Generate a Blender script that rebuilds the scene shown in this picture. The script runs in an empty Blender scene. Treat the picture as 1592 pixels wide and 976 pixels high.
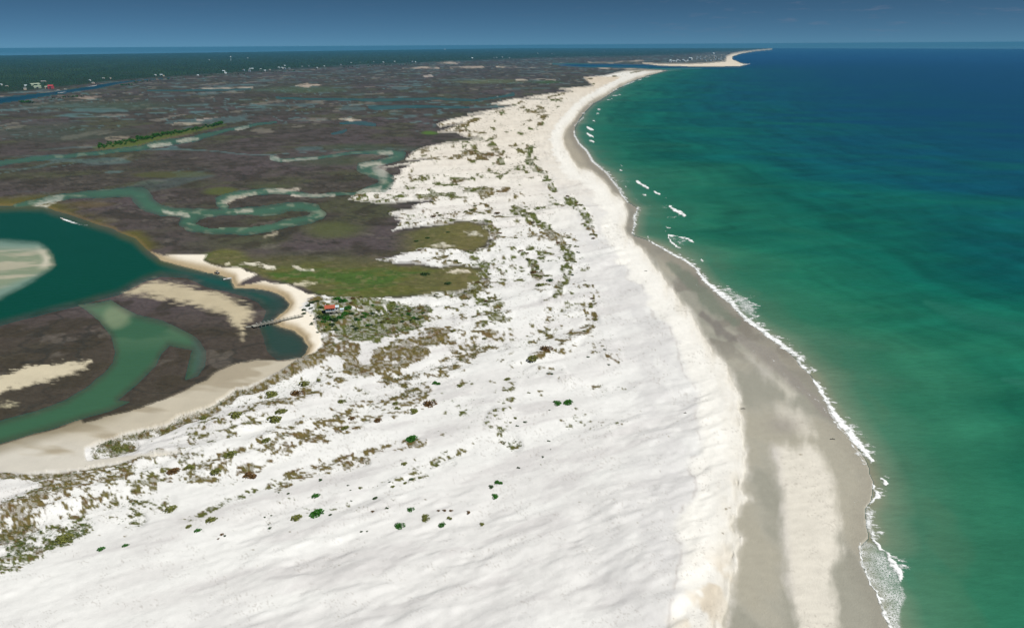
import bpy, bmesh, math, random
import numpy as np
from mathutils import Matrix, Vector
random.seed(7)
rng = np.random.default_rng(11)
SC = bpy.context.scene
COL = SC.collection
R = math.radians

# ------------------------------------------------------------------ camera
H = 190.0                      # flying height, metres
FPX, CX, CY = 1238.0, 796.0, 488.0
PITCH, ROLL = math.atan((488 - 70.3) / FPX), math.asin(-0.0063)
Fv = np.array([0, math.cos(PITCH), -math.sin(PITCH)])
R0 = np.array([1.0, 0, 0]); U0 = np.array([0, math.sin(PITCH), math.cos(PITCH)])
Rv = R0 * math.cos(ROLL) + U0 * math.sin(ROLL)
Uv = -R0 * math.sin(ROLL) + U0 * math.cos(ROLL)
cam = bpy.data.cameras.new('camera'); cam.sensor_width = 36; cam.lens = 36 * FPX / 1592
cam.clip_start = 1; cam.clip_end = 200000
co = bpy.data.objects.new('camera', cam); COL.objects.link(co)
m = Matrix.Identity(4)
for i in range(3):
    m[i][0], m[i][1], m[i][2] = Rv[i], Uv[i], -Fv[i]
m[2][3] = H
co.matrix_world = m
SC.camera = co


def ground(x, y):
    """map point (survey coordinates of the traced map) -> metres on the ground plane"""
    x = np.asarray(x, float); y = np.asarray(y, float)
    a = (x - CX) / FPX; b = (CY - y) / FPX
    d = [Fv[i] + a * Rv[i] + b * Uv[i] for i in range(3)]
    t = H / np.maximum(-d[2], 1e-5)
    return d[0] * t, d[1] * t


def P(x, y, z=0.0):
    X, Y = ground(x, y)
    return Vector((float(X), float(Y), z))


def mpp(x, y):
    """metres per map unit (across) at a place"""
    X, Y = ground(x, y)
    return np.sqrt(X * X + Y * Y + H * H) / FPX


# ------------------------------------------------------------------ noise
LAT = rng.random((8, 256, 256))
def vnoise(x, y, k=0):
    L = LAT[k % 8]
    xi = np.floor(x).astype(np.int64); yi = np.floor(y).astype(np.int64)
    fx = x - xi; fy = y - yi
    fx = fx * fx * fx * (fx * (fx * 6 - 15) + 10); fy = fy * fy * fy * (fy * (fy * 6 - 15) + 10)
    x0 = xi & 255; x1 = (xi + 1) & 255; y0 = yi & 255; y1 = (yi + 1) & 255
    a = L[x0, y0] * (1 - fx) + L[x1, y0] * fx
    b = L[x0, y1] * (1 - fx) + L[x1, y1] * fx
    return a * (1 - fy) + b * fy
def fbm(x, y, o=4, k=0, g=0.5):
    s = 0; a = 1.0; t = 0
    for i in range(o):
        s = s + a * vnoise(x + 17.3 * i, y + 9.1 * i, k + i); t += a
        c, n = 0.8 * 2, 0.6 * 2
        x, y = c * x - n * y, n * x + c * y
        a *= g
    return s / t
def ss(a, b, x):
    t = np.clip((x - a) / (b - a), 0, 1)
    return t * t * (3 - 2 * t)
def lin(c):
    c = np.asarray(c, float) / 255
    return np.where(c <= 0.04045, c / 12.92, ((c + 0.055) / 1.055) ** 2.4)
KL = 1.22
def alb(*c):
    return lin(c) / KL

# ------------------------------------------------------------------ the traced map
SHORE = [(1036,110),(1008,117),(976,129),(957,140),(943,150),(923,161),(909,174),(899,188),(893,200),(893,210),(900,223),(912,236),(922,252),(932,261),(944,270),(952,280),(961,293),(968,305),(976,315),(991,324),(987,335),(986,350),(983,366),(1006,374),(1026,384),(1046,396),(1064,405),(1081,418),(1096,438),(1120,457),(1139,477),(1152,492),(1174,509),(1199,526),(1230,552),(1244,569),(1258,581),(1266,594),(1280,617),(1296,646),(1315,671),(1330,690),(1346,717),(1358,750),(1354,778),(1344,792),(1345,813),(1351,836),(1337,850),(1339,877),(1353,907),(1368,929),(1375,959),(1384,978),(1400,1030),(1430,1200)]
SEA = [(2100,72),(1200,72),(1200,77),(1177,79.2),(1152,83),(1138,88),(1138,93),(1152,99),(1160,100.5),(1149,103),(1076,103.2),(1026,102),(1008,99.8),(950,98.6),(892,98.5),(857,99.8),(872,103.6),(912,106),(985,107),(1013,108.6)] + SHORE + [(2100,1200)]
DRYEDGE = [(1030,110.5),(1004,116.5),(972,128),(952,139),(936,149),(917,160),(903,172),(892,187),(880,202),(874,216),(879,231),(890,247),(900,260),(926,270),(943,285),(953,300),(970,315),(975,335),(971,355),(980,373),(1000,386),(1010,403),(1025,421),(1040,443),(1064,471),(1092,517),(1117,554),(1141,588),(1151,625),(1154,655),(1158,682),(1161,698),(1158,719),(1162,735),(1152,753),(1153,770),(1164,777),(1149,785),(1143,807),(1143,826),(1152,838),(1146,859),(1146,886),(1137,916),(1131,953),(1127,976),(1115,1050),(1100,1200)]
BAR = [[(1196,700),(1206,691),(1222,690),(1240,698),(1258,692),(1274,700),(1290,722),(1298,756),(1304,801),(1309,850),(1307,874),(1296,888),(1298,923),(1304,976),(1312,1100),(1245,1100),(1237,976),(1228,938),(1219,892),(1215,847),(1213,801),(1213,765),(1204,735),(1196,713)],
       [(1198,625),(1222,628),(1245,634),(1262,656),(1271,680),(1250,684),(1225,668),(1204,650)],
       [(1154,551),(1172,556),(1196,574),(1222,596),(1240,615),(1226,621),(1200,598),(1178,580)]]
BARRIER = [(1036,109.5),(1011,108.3),(976,109.3),(941,118),(908,121),(922,134),(870,138.5),(890,142),(850,147),(815,152),(850,156),(800,154),(764,162),(800,165),(727,178),(752,177),(701,186),(679,194),(684,198),(720,190),(697,201),(681,206),(706,206),(722,213),(752,217),(684,223),(651,233),(634,241),(631,248),(670,249),(596,260),(640,258),(616,272),(608,279),(613,286),(563,299),(543,311),(576,316),(626,316.5),(666,310),(671,314),(651,320),(606,333),(620,343),(611,359),(651,355),(696,347),(727,343),(752,350),(762,365),(752,383),(737,391),(700,389),(664,388),(626,396),(591,403),(619,411),(651,411),(679,416),(714,411),(754,421),(747,436),(727,451),(664,459),(640,463),(560,466),(520,464),(492,461),(480,472),(470,485),(488,491),(490,505),(497,522),(502,534),(484,553),(450,572),(400,597),(369,606),(326,634),(286,646),(255,661),(200,674),(148,692),(132,698),(134,717),(180,712),(230,708),(283,707),(262,713),(215,717),(172,723),(123,730),(61,737),(43,739),(0,736),(-400,760),(-400,1300),(1500,1300),(1420,978),(1390,836),(1390,717),(1310,594),(1220,509),(1110,405),(1050,374),(1020,340),(1000,300),(960,262),(930,230),(912,205),(925,174),(985,131)]
TANFLAT = [(470,556),(440,561),(400,560),(363,568),(332,581),(318,593),(246,626),(205,640),(163,648),(132,660),(126,652),(77,668),(0,690),(-400,800),(-400,900),(300,760),(480,600)]
BAYBEACH = [(236,392),(254,398),(271,396),(322,397),(314,406),(327,413),(344,417),(372,416),(384,423),(400,427),(392,432),(378,437),(368,444),(394,441),(411,437),(423,441),(447,443),(464,450),(476,458),(493,460),(482,472),(471,485),(490,491),(492,505),(499,522),(504,534),(494,544),(474,560),(462,566),(474,548),(478,538),(472,527),(458,515),(438,509),(415,503),(424,497),(442,485),(450,473),(440,463),(420,452),(392,449),(362,448),(358,434),(340,428),(306,420),(276,413),(250,405)]
MEADOW = [(318,402),(330,390),(345,383),(378,387),(430,394),(520,398),(566,394),(612,360),(651,356),(696,347),(727,343),(756,350),(766,365),(756,384),(737,392),(664,390),(626,397),(591,403),(619,412),(651,412),(679,417),(714,412),(758,421),(750,438),(729,452),(664,460),(560,467),(520,465),(492,460),(470,448),(440,441),(410,434),(384,421),(345,416),(322,408)]
# water bodies: name, polygon, deep colour, softness (map units), gleam
WATER = [
 ('bay', [(-400,330),(0,320),(30,319),(68,320),(83,326),(113,335),(151,348),(176,355),(191,363),(211,370),(224,383),(236,393),(251,403),(276,412),(306,419),(327,424),(344,427),(360,433),(366,446),(392,448),(415,451),(431,455),(443,463),(452,473),(443,485),(425,498),(441,509),(460,514),(474,526),(480,538),(474,550),(466,558),(431,560),(415,548),(409,526),(403,509),(413,485),(402,472),(382,462),(351,454),(320,447),(300,437),(289,433),(251,431),(226,438),(206,448),(184,460),(150,468),(132,474),(117,478),(77,487),(31,499),(0,507),(-400,590)], (9,70,54), 14),
 ('south channel', [(118,474),(150,470),(172,465),(197,480),(215,489),(255,498),(289,514),(308,526),(321,545),(320,569),(308,585),(286,592),(292,563),(298,545),(264,538),(252,551),(243,569),(221,591),(185,621),(205,624),(170,640),(135,650),(77,668),(0,690),(-400,800),(-400,770),(0,653),(55,638),(102,621),(135,600),(160,581),(175,563),(178,545),(172,523),(154,501),(132,482)], (60,98,72), 13),
 ('icw', [(-400,185),(0,151),(40,147.5),(80,143),(120,137),(150,132),(175,128),(200,125.5),(240,122),(300,118.3),(350,115),(400,112.3),(450,109),(450,110),(400,113.6),(350,116.8),(300,120),(240,124.5),(210,127),(185,131),(150,139),(120,143),(80,148.5),(40,155.5),(0,161.5),(-400,200)], (14,60,76), 2.2),
]
# creeks: centre line with half widths
CREEKS = [
 ((74,116,108), [(26,319,3),(50,316,4),(75,311,4),(110,305,4),(150,302,4.5),(185,299,5),(205,299,7),(218,306,12),(232,319,9),(250,327,7),(270,330,6),(295,333,7),(320,332,6),(340,330,4),(360,329,4),(380,329,5),(400,329,6),(430,326,6),(450,322,5),(472,321,5),(494,326,6),(499,333,6),(480,340,6),(455,346,5),(425,353,5),(400,357,5),(377,359,5),(332,357,5),(302,352,6),(287,345,7),(300,336,7)]),
 ((78,118,112), [(352,328,3),(350,322,5),(340,314,5),(352,308,5),(377,301,4),(400,299,4),(425,297,4),(450,299,2.5),(488,304,2),(551,301,2),(576,294,4),(596,289,8),(601,281,9),(590,272,7),(574,266,7),(562,261,6),(585,254,4),(607,248,4),(625,242,5),(612,238,3),(596,237,3),(551,238,1.6),(500,244,1.5),(438,250,2.2),(422,246,3.5)]),
 ((72,112,104), [(-300,290,4),(0,254,3.2),(50,247,2.6),(100,243,2.4),(150,239,2.4),(180,235,2.6),(220,230,3),(240,225,4),(270,221,4),(300,217,3.6),(320,211,3),(350,203,2),(385,197,1.6),(400,193,1.3),(430,190,1)]),
 ((66,104,112), [(430,152,1),(480,154,1),(550,154.5,1.3),(580,156,2),(610,155,1.6),(680,154,1.3),(740,156,1),(780,151,1.2),(798,147,2)]),
 ((64,104,118), [(575,167,1.5),(585,168,3),(610,167,2.6),(640,166,2),(680,166.5,1.2),(730,167.5,1)]),
 ((64,100,118), [(528,192,1),(545,191,2),(565,192,3),(582,194,2)]),
 ((66,100,118), [(517,209,1),(530,206,2),(537,203,1.2)]),
 ((62,100,108), [(230,141,.9),(260,141,1),(300,140.5,1.1),(350,140,1),(390,138.5,.8)]),
 ((58,110,120), [(860,99.5,1),(880,99.5,1.2),(920,101,1.2),(960,102.5,1.5)]),
]
# pale sand spits and mud flats (tan) laid over the marsh: polygon list with colour and softness
TAN = (214,200,172)
FLATS = [
 ((192,180,152), 6, [(190,455),(215,443),(240,437),(277,441),(323,453),(354,463),(392,478),(396,488),(381,507),(376,530),(368,512),(352,494),(338,486),(292,474),(246,466),(215,461)]),
 ((206,196,170), 3.5, [(-300,670),(0,585),(46,571),(98,563),(141,563),(135,575),(92,590),(46,600),(0,611),(-300,690)]),
 ((196,188,158), 3, [(0,625),(25,626),(30,630),(0,634)]),
 ((206,205,192), 2.5, [(55,319),(75,310),(96,307),(92,311),(72,320)]),
 ((232,226,208), 1.3, [(253,328),(270,331),(291,333),(293,336),(270,333.5),(256,331)]),
 ((226,216,196), 2, [(346,313),(360,307),(395,299.5),(397,302),(368,308),(358,316)]),
 ((226,218,200), 1.2, [(366,328),(392,326),(392,328.5),(368,330)]),
 ((216,206,190), 1.2, [(416,296),(465,292),(468,294),(440,299),(420,299)]),
 ((218,210,196), 1.1, [(455,302.5),(520,303),(520,304.5),(455,304.5)]),
 ((230,222,206), 1.5, [(556,300),(575,294),(592,291),(590,295),(570,300)]),
 ((206,200,188), 3, [(580,261),(598,258),(602,268),(596,280),(586,268)]),
 ((226,218,200), 1.3, [(560,256),(590,252),(592,254),(562,260)]),
 ((214,206,190), 1.2, [(588,236),(608,236),(610,239),(592,240)]),
 ((196,190,176), 1, [(440,250),(492,245),(493,246.5),(442,252)]),
 ((190,190,178), 2, [(418,245),(436,242),(434,250),(422,248)]),
 ((232,226,208), 1.2, [(230,227),(262,222.5),(266,224.5),(236,229)]),
 ((236,230,212), 1.2, [(275,219.5),(300,215),(308,216),(282,221)]),
 ((206,200,186), .8, [(366,201),(386,196),(387,197.5),(370,203)]),
 ((200,192,176), .8, [(300,138.4),(360,136.6),(392,136.2),(392,137.6),(340,139)]),
 ((214,196,178), .8, [(460,134),(478,131),(496,132.6),(480,136)]),
 ((226,214,194), .8, [(528,186),(545,184),(560,187),(545,188)]),
 ((226,206,186), .6, [(626,105.2),(680,105),(682,106.4),(626,106.4)]),
 ((226,206,186), .6, [(700,105),(750,104),(752,105.2),(700,106)]),
 ((224,206,186), .6, [(672,98),(690,95.6),(714,97),(712,99),(690,99)]),
 ((230,214,190), .6, [(772,104.4),(850,103.8),(850,105),(772,105.4)]),
 ((216,204,186), .6, [(802,124.6),(862,123.2),(863,125.6),(802,126.6)]),
 ((214,200,190), .7, [(659,118),(670,117),(672,119),(660,119.4)]),
 ((216,206,190), .6, [(855,100),(876,98.6),(892,98.4),(880,100.4),(858,101.4)]),
 ((222,208,186), .6, [(915,97),(950,96.6),(1001,94.6),(1001,96),(950,97.8)]),
 ((226,210,190), .6, [(914,106),(960,105.6),(1012,107),(1012,108.6),(960,107.4)]),
 ((196,176,160), .8, [(112,152.4),(158,150),(158,152),(120,154)]),
 ((206,186,172), 1, [(-50,151),(0,149),(20,149.4),(0,152.4)]),
 ((170,160,140), 2, [(165,216),(176,214),(200,213),(198,217),(170,218)]),
 ((190,182,164), .8, [(265,193),(300,191.5),(330,193),(330,194.4),(268,194.4)]),
 ((200,184,172), .8, [(306,187),(338,183.6),(338,185),(310,189)]),
 ((236,230,214), 1.2, [(368,412),(384,409),(412,411),(427,413),(428,419),(414,420),(408,415),(380,413)]),
 ((226,220,204), 1, [(453,413),(470,418),(488,420),(488,422),(466,421)]),
 ((214,206,182), 1.2, [(455,441),(474,439),(494,440),(480,444),(460,446)]),
 ((220,214,190), 1.0, [(350,413),(357,407),(358,411),(354,416)]),
 ((232,228,214), 2, [(722,361),(740,363),(748,367),(730,368)]),((226,220,204), 2, [(672,383),(690,379),(706,384),(690,388)]),((222,214,196), 1.6, [(690,420),(712,418),(730,424),(708,425)]),
 ((168,160,140), 2, [(412,369),(424,362),(432,362),(424,370)]),
]
TOWNBEACH = [(1000,98.2),(1026,99.4),(1076,99.4),(1101,98),(1127,95.6),(1129,88),(1136,84.4),(1152,81.2),(1177,78.4),(1200,76.4),(1230,75.6),(1230,76.6),(1200,78),(1177,80),(1154,84),(1140,88.6),(1140,93),(1154,98.8),(1162,100.6),(1151,104),(1076,104),(1026,102.6),(1006,100.4)]
FOREST = [(-400,178),(-40,146),(0,144.5),(40,141.5),(66,138.5),(130,132),(170,127),(200,124.4),(300,117.4),(350,114.8),(400,111.4),(440,108),(480,106.5),(560,101.4),(650,98.4),(700,96),(760,93.4),(830,90.6),(900,89),(980,87.6),(1060,84.4),(1110,81),(1140,79.6),(1170,77.6),(1200,75.8),(1230,74.8),(1230,60),(-400,60)]
HORIZON = ([-900,-400,0,400,800,1200,1592,2000,2500],[98,92,86.8,81,75.2,75.2,76.3,77.6,79])
# surf: strokes (x, y, half width), strength
FOAM = [
 (.5,[(1346,717,.9),(1352,732,1),(1357,750,1),(1355,768,1),(1353,779,1),(1345,792,1),(1345,813,1),(1350,834,1),(1340,848,1)]),(.4,[(983,364,.8),(994,371,.8),(1006,374,.8)]),
 (.42,[(1143,520,.8),(1148,532,.9),(1166,545,.8),(1200,558,.8),(1211,572,.9),(1226,591,.8),(1247,608,.8),(1278,628,.9),(1284,643,.8)]),(.4,[(1320,760,.8),(1330,775,.8),(1322,800,.8)]),(.35,[(1080,440,.8),(1100,470,.7),(1112,478,.8)]),
 (.8,[(893,203,1.2),(893,210,1.6),(900,223,1.8),(913,236,2),(921,251,2.4),(931,259,2)]),
 (.75,[(931,259,1.6),(943,269,2),(951,280,2),(961,293,1.6),(968,305,1.8),(976,315,1.6)]),
 (.75,[(992,323,2.4),(990,330,1.6),(986,337,2.6),(987,350,2),(983,364,1.6)]),
 (.9,[(1008,374,.8),(1026,384,1.4),(1046,396,1.8),(1064,404,2.4),(1080,416,2),(1094,434,2.6),(1103,443,3.4),(1118,455,4.5),(1134,466,5),(1143,478,3.4),(1153,490,3),(1162,498,4),(1175,507,4),(1199,524,4),(1216,537,5),(1235,550,4),(1250,561,2)]),
 (.55,[(1126,450,3),(1150,465,6),(1164,482,6),(1175,494,3)]),
 (.75,[(1240,560,2),(1246,568,3),(1258,578,4),(1262,572,2)]),
 (1.,[(1264,592,1.4),(1272,600,3.5),(1279,615,3),(1288,628,3.6),(1298,645,5),(1315,666,6),(1330,684,6),(1345,703,5),(1355,716,2.5)]),
 (.7,[(1284,630,1.2),(1293,650,1.4),(1309,672,1.6),(1325,690,1.6),(1332,704,2.4),(1344,724,1.4)]),
 (1.,[(1371,744,3),(1375,748,3.4),(1378,752,2)]),
 (1.,[(1359,756,1.2),(1362,764,4),(1364,771,4.6),(1358,776,2),(1352,783,1.2)]),
 (.75,[(1346,787,1.6),(1349,797,4),(1347,805,3),(1351,820,5),(1357,829,5),(1354,838,2)]),
 (1.,[(1355,838,1.2),(1364,845,2),(1380,864,2.4),(1388,876,5),(1396,888,7),(1401,898,3.5)]),
 (.9,[(1336,845,.9),(1337,862,1),(1340,878,1.1),(1353,907,1.3),(1367,928,1.8),(1373,950,3),(1384,974,4),(1396,990,5)]),
 (.7,[(893,196,1.4),(897,192,1),(907,183,1.6)]),
 (1,[(913,198,1.6),(918,201,2),(923,203,1)]),(1,[(913,208,1.4),(918,211,2),(922,213,1)]),(1,[(917,219,1.4),(923,220.5,1.4)]),
 (.9,[(930,170.5,1.6),(933,170.5,1.2)]),(.9,[(928,177,1.2),(931,177,1)]),(.9,[(922,188,1.2),(925,188.5,1)]),(.8,[(905,177,1),(909,176,1)]),(.7,[(916,164,1),(921,160,1)]),
 (.8,[(953,149,.9),(965,147.6,.9)]),(.8,[(946,145,.8),(950,143.6,.8)]),(.9,[(953,141,.8),(959,139,.9)]),(.8,[(943,156,.7),(952,154,.7)]),
 (.8,[(968,134,.7),(976,130.6,.9),(986,127,.8)]),(.8,[(993,124.6,.7),(998,123.4,.7)]),(.7,[(1004,120.6,.6),(1010,119.4,.6)]),(.5,[(1020,110.6,.5),(1042,109.6,.7),(1060,109.2,.5)]),(.8,[(1148,101.4,.6),(1160,100.4,.8),(1166,99.6,.5)]),
 (1,[(989,281,1.2),(993,284,2),(998,287,1.8),(1008,293,1.2)]),(1,[(1017,298,1.2),(1022,301,1.8),(1027,303,1)]),(.9,[(964,264.6,1),(967,266,.8)]),(.8,[(966,257.6,.8),(968,258.6,.6)]),(.8,[(972,290,1),(975,291.6,.8)]),(.8,[(998,302,.9),(1004,304,.7)]),(.7,[(985,308,.6),(995,313.6,.7)]),(.7,[(1011,321,.8),(1014,322,.8)]),(.8,[(1033,307,.7),(1036,308,.7)]),
 (1,[(1041,320,1.2),(1046,325,2),(1052,328,2.4),(1058,331,3),(1064,334.5,2.2)]),(.6,[(1037,338,1),(1046,338,1.2),(1056,335,.8)]),(.9,[(1035,353,1),(1038,354,1.4),(1043,355,.7)]),(.9,[(1034,359.6,.9),(1036,360.4,.9)]),
 (1,[(1039,365.6,.9),(1040,370,1),(1043,376,1.2),(1051,383,1.3),(1059,386,1)]),(.9,[(1039,365.6,.8),(1052,368,1),(1066,370.6,1.4),(1072,373,2.2),(1077,376.6,1.2)]),(.45,[(1044,370,3),(1052,375,6),(1062,376,5),(1070,376,2)]),(.9,[(1090,404.6,1.4),(1092,406,1.4)]),(.8,[(1006,368,.6),(1008,371,.6)]),
 (.4,[(1075,404,2),(1085,402,1.6)]),(.35,[(1028,322,2),(1046,322,4)]),(.35,[(960,281,2),(978,282,2.6)]),
]
LACE = [[(1336,848),(1344,841),(1360,845),(1372,856),(1390,885),(1402,905),(1408,925),(1400,950),(1404,990),(1388,990),(1374,955),(1368,930),(1350,905),(1338,880)],
        [(1344,790),(1352,792),(1358,830),(1352,836),(1346,815)],[(1140,455),(1160,465),(1176,482),(1168,492),(1152,484)]]

# ------------------------------------------------------------------ distances
def poly_sd(px, py, poly, reach=40.0):
    """signed distance, positive inside, clipped to +-reach"""
    out = np.full(px.shape, -reach)
    pl = np.array(poly, float)
    x0, y0 = pl.min(0) - reach; x1, y1 = pl.max(0) + reach
    idx = np.nonzero((px > x0) & (px < x1) & (py > y0) & (py < y1))
    X = px[idx]; Y = py[idx]
    d2 = np.full(X.shape, reach * reach); ins = np.zeros(X.shape, bool)
    n = len(pl)
    for i in range(n):
        ax, ay = pl[i]; bx, by = pl[(i + 1) % n]
        if ay != by:
            c = ((ay > Y) != (by > Y))
            c &= X < (bx - ax) * (Y - ay) / (by - ay) + ax
            ins ^= c
        sel = np.nonzero((Y > min(ay, by) - reach) & (Y < max(ay, by) + reach) & (X > min(ax, bx) - reach) & (X < max(ax, bx) + reach))[0]
        if len(sel) == 0: continue
        xs = X[sel]; ys = Y[sel]
        ex, ey = bx - ax, by - ay
        t = np.clip(((xs - ax) * ex + (ys - ay) * ey) / max(ex * ex + ey * ey, 1e-9), 0, 1)
        dd = (xs - ax - t * ex) ** 2 + (ys - ay - t * ey) ** 2
        d2[sel] = np.minimum(d2[sel], dd)
    out[idx] = np.where(ins, 1, -1) * np.sqrt(d2)
    return out
def stroke(px, py, pts, pad=3.0, yscale=None):
    """1 - d/halfwidth along a polyline whose half width varies; -1 far away"""
    out = np.full(px.shape, -3.0)
    for (ax, ay, aw), (bx, by, bw) in zip(pts[:-1], pts[1:]):
        r = max(aw, bw) * pad + 1
        sel = np.nonzero((px > min(ax, bx) - r) & (px < max(ax, bx) + r) & (py > min(ay, by) - r) & (py < max(ay, by) + r))
        if len(sel[0]) == 0: continue
        xs = px[sel]; ys = py[sel]; ex, ey = bx - ax, by - ay
        t = np.clip(((xs - ax) * ex + (ys - ay) * ey) / max(ex * ex + ey * ey, 1e-9), 0, 1)
        d = np.hypot(xs - ax - t * ex, ys - ay - t * ey)
        out[sel] = np.maximum(out[sel], 1 - d / (aw + (bw - aw) * t))
    return out

# ------------------------------------------------------------------ survey grid
xs = np.concatenate([np.arange(-380, -20, 9.0), np.arange(-20, 1613, 1.6), np.arange(1613, 1980, 9.0)])
ys1 = np.arange(0, 60, 0.75); ys2 = np.arange(60, 915, 1.6); ys3 = np.arange(915, 1080, 10.0)
vs = np.concatenate([ys1, ys2, ys3])
NX, NY = len(xs), len(vs)
hy = np.interp(xs, *HORIZON)
GX, GV = np.meshgrid(xs, vs)
# rows follow the horizon near the top and straighten out lower down
GY = GV + 80 + (hy[None, :] - 80) * np.clip(1 - GV / 400, 0, 1)
WX, WY = ground(GX, GY)
S = np.clip((GY - 60) / 420, 0.05, 1.6)            # perspective scale
n1 = fbm(GX / 26, GY / 9, 3, 0) - .5; n2 = fbm(GX / 26 + 50, GY / 9 + 30, 3, 2) - .5
n3 = fbm(WX / 14, WY / 14, 3, 4) - .5; n4 = fbm(WX / 14 + 7, WY / 14 + 3, 3, 5) - .5
PX = GX + S * (n1 * 5 + n3 * 4); PY = GY + S * (n2 * 2.4 + n4 * 2)       # wandering edges
SX = GX + S * (n1 * 2 + n3 * 1.5); SY = GY + S * (n2 * 1 + n4 * .8)
shape = GX.shape

def mixc(col, c, mask):
    return col + (np.asarray(c) - col) * mask[..., None]

# base: marsh
far = ss(330, 90, GY)
mA = fbm(WX / 90, WY / 90, 4, 1); mB = fbm(WX / 320 + 9, WY / 320, 4, 3); mC = fbm(WX / 22, WY / 22, 3, 6)
col = np.zeros(shape + (3,)) + alb(72,67,61)
col = mixc(col, alb(82,74,74), ss(.36, .7, mB))
col = mixc(col, alb(74,77,54), ss(.46, .74, mA) * .75)
col = mixc(col, alb(58,54,46), ss(.5, .35, mC) * .7)
col = mixc(col, alb(92,86,80), ss(.64, .78, mC) * .2)
nearm = ss(470, 520, GY)
col = mixc(col, alb(66,60,48), nearm * .6)
wet = np.zeros(shape)
# small marsh creeks and pans
far2 = ss(300, 215, GY)
rid = np.abs(fbm(WX / 420 + 3, WY / 300, 3, 2) - .5)
rid2 = np.abs(fbm(WX / 170 + 31, WY / 170, 3, 5) - .5)
cr = ss(.016, .006, rid) * ss(.40, .55, fbm(WX / 600, WY / 900 + 5, 2, 1)) * far2
cr = np.maximum(cr, ss(.014, .005, rid2) * .85 * ss(320, 250, GY) * ss(.5, .6, fbm(WX / 900 + 4, WY / 900, 2, 4)))
col = mixc(col, alb(84,112,112), cr * .8); wet = np.maximum(wet, cr * .7)
pan = ss(.70, .75, fbm(WX / 130 + 60, WY / 200, 3, 0)) * ss(340, 230, GY)
col = mixc(col, alb(82,104,104), pan * .6); wet = np.maximum(wet, pan * .6)
pan2 = ss(.73, .78, fbm(WX / 70 + 160, WY / 150 + 9, 3, 3)) * ss(300, 200, GY)
col = mixc(col, alb(140,134,122), pan2 * .4)
pan3 = ss(.70, .76, fbm(WX / 22 + 31, WY / 26, 3, 7)) * ss(200, 330, GY)
col = mixc(col, alb(118,112,104), pan3 * .3)
rid3 = np.abs(fbm(WX / 75 + 8, WY / 60, 4, 0) - .5); rid4 = np.abs(fbm(WX / 34, WY / 30 + 4, 3, 3) - .5)
col = mixc(col, alb(50,50,46), np.maximum(ss(.022, .006, rid3) * .6, ss(.03, .008, rid4) * .35) * ss(200, 280, GY))
col *= (.78 + .44 * fbm(GX / 7, GY / 1.8, 3, 4))[..., None]
# green fringes of the marsh along the bay
sd_bay0 = poly_sd(PX, PY, WATER[0][1], 40)
grn = ss(-22, -3, sd_bay0) * ss(480, 440, GY) * ss(.35, .6, mA)
col = mixc(col, alb(92,88,40), grn * .8)
rim = ss(-4.5, -1, sd_bay0) * ss(440, 400, GY)
col = mixc(col, alb(128,110,72), rim * .4)
# green patches
for (gx, gy, rx, ry, c, s) in [(345,297,30,6,(84,92,48),.8),(520,355,60,14,(84,90,56),.8),(345,400,40,10,(92,110,40),.9),(667,207,14,3,(80,110,44),.9),(260,272,60,5,(84,88,50),.6),(320,330,20,4,(84,84,50),.5),
                            (140,318,40,6,(96,84,44),.5),(520,250,80,10,(70,80,60),.6),(420,290,50,5,(78,86,60),.6),(760,127,60,4,(96,104,70),.6),(850,128,26,2.5,(60,84,44),.8),(470,140,80,6,(74,92,64),.6),(150,165,140,8,(70,88,70),.5),(80,205,120,14,(64,80,64),.4),(560,230,90,7,(66,84,66),.5)]:
    r = np.sqrt(((PX - gx) / rx) ** 2 + ((PY - gy) / ry) ** 2)
    col = mixc(col, alb(*c), ss(1.2, .4, r + (mA - .5) * 1.2) * s)

sd = poly_sd(PX, PY, [(144,230),(200,217),(260,208),(330,196),(352,194),(335,199),(262,214),(205,229),(160,232)], 20)
col = mixc(col, alb(84,98,40), ss(-1.5, 1.5, sd) * .85)
sd = poly_sd(PX, PY, [(150,232),(205,229.5),(262,214.5),(300,208),(262,217),(210,231)], 20)
col = mixc(col, alb(120,108,72), ss(-1, 1, sd) * .6)
# meadow
sd = poly_sd(PX, PY, MEADOW, 40)
md = ss(-2, 5, sd)
md *= np.clip(ss(385, 425, PY) + ss(600, 660, PX) + ss(400, 350, PX) * ss(380, 392, PY), 0, 1)
mm = fbm(WX / 60, WY / 45, 4, 6)
mcol = np.zeros(shape + (3,)) + alb(92,92,56)
mcol = mixc(mcol, alb(70,94,42), ss(.42, .56, mm) * ss(405, 430, PY))
mcol = mixc(mcol, alb(92,94,48), ss(.55, .66, fbm(WX / 30, WY / 14, 4, 2)) * .8)
mcol = mixc(mcol, alb(106,100,62), ss(670, 720, PX) * .7)
mcol = mixc(mcol, alb(124,114,82), ss(.6, .7, fbm(WX / 7, WY / 7, 3, 3)) * .4)
mcol *= (.74 + .52 * fbm(GX / 8, GY / 2.2, 4, 7))[..., None]
col = col + (mcol - col) * md[..., None]

MARSHY = np.ones(shape); MEAD = md.copy(); SAND = np.zeros(shape)
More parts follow.
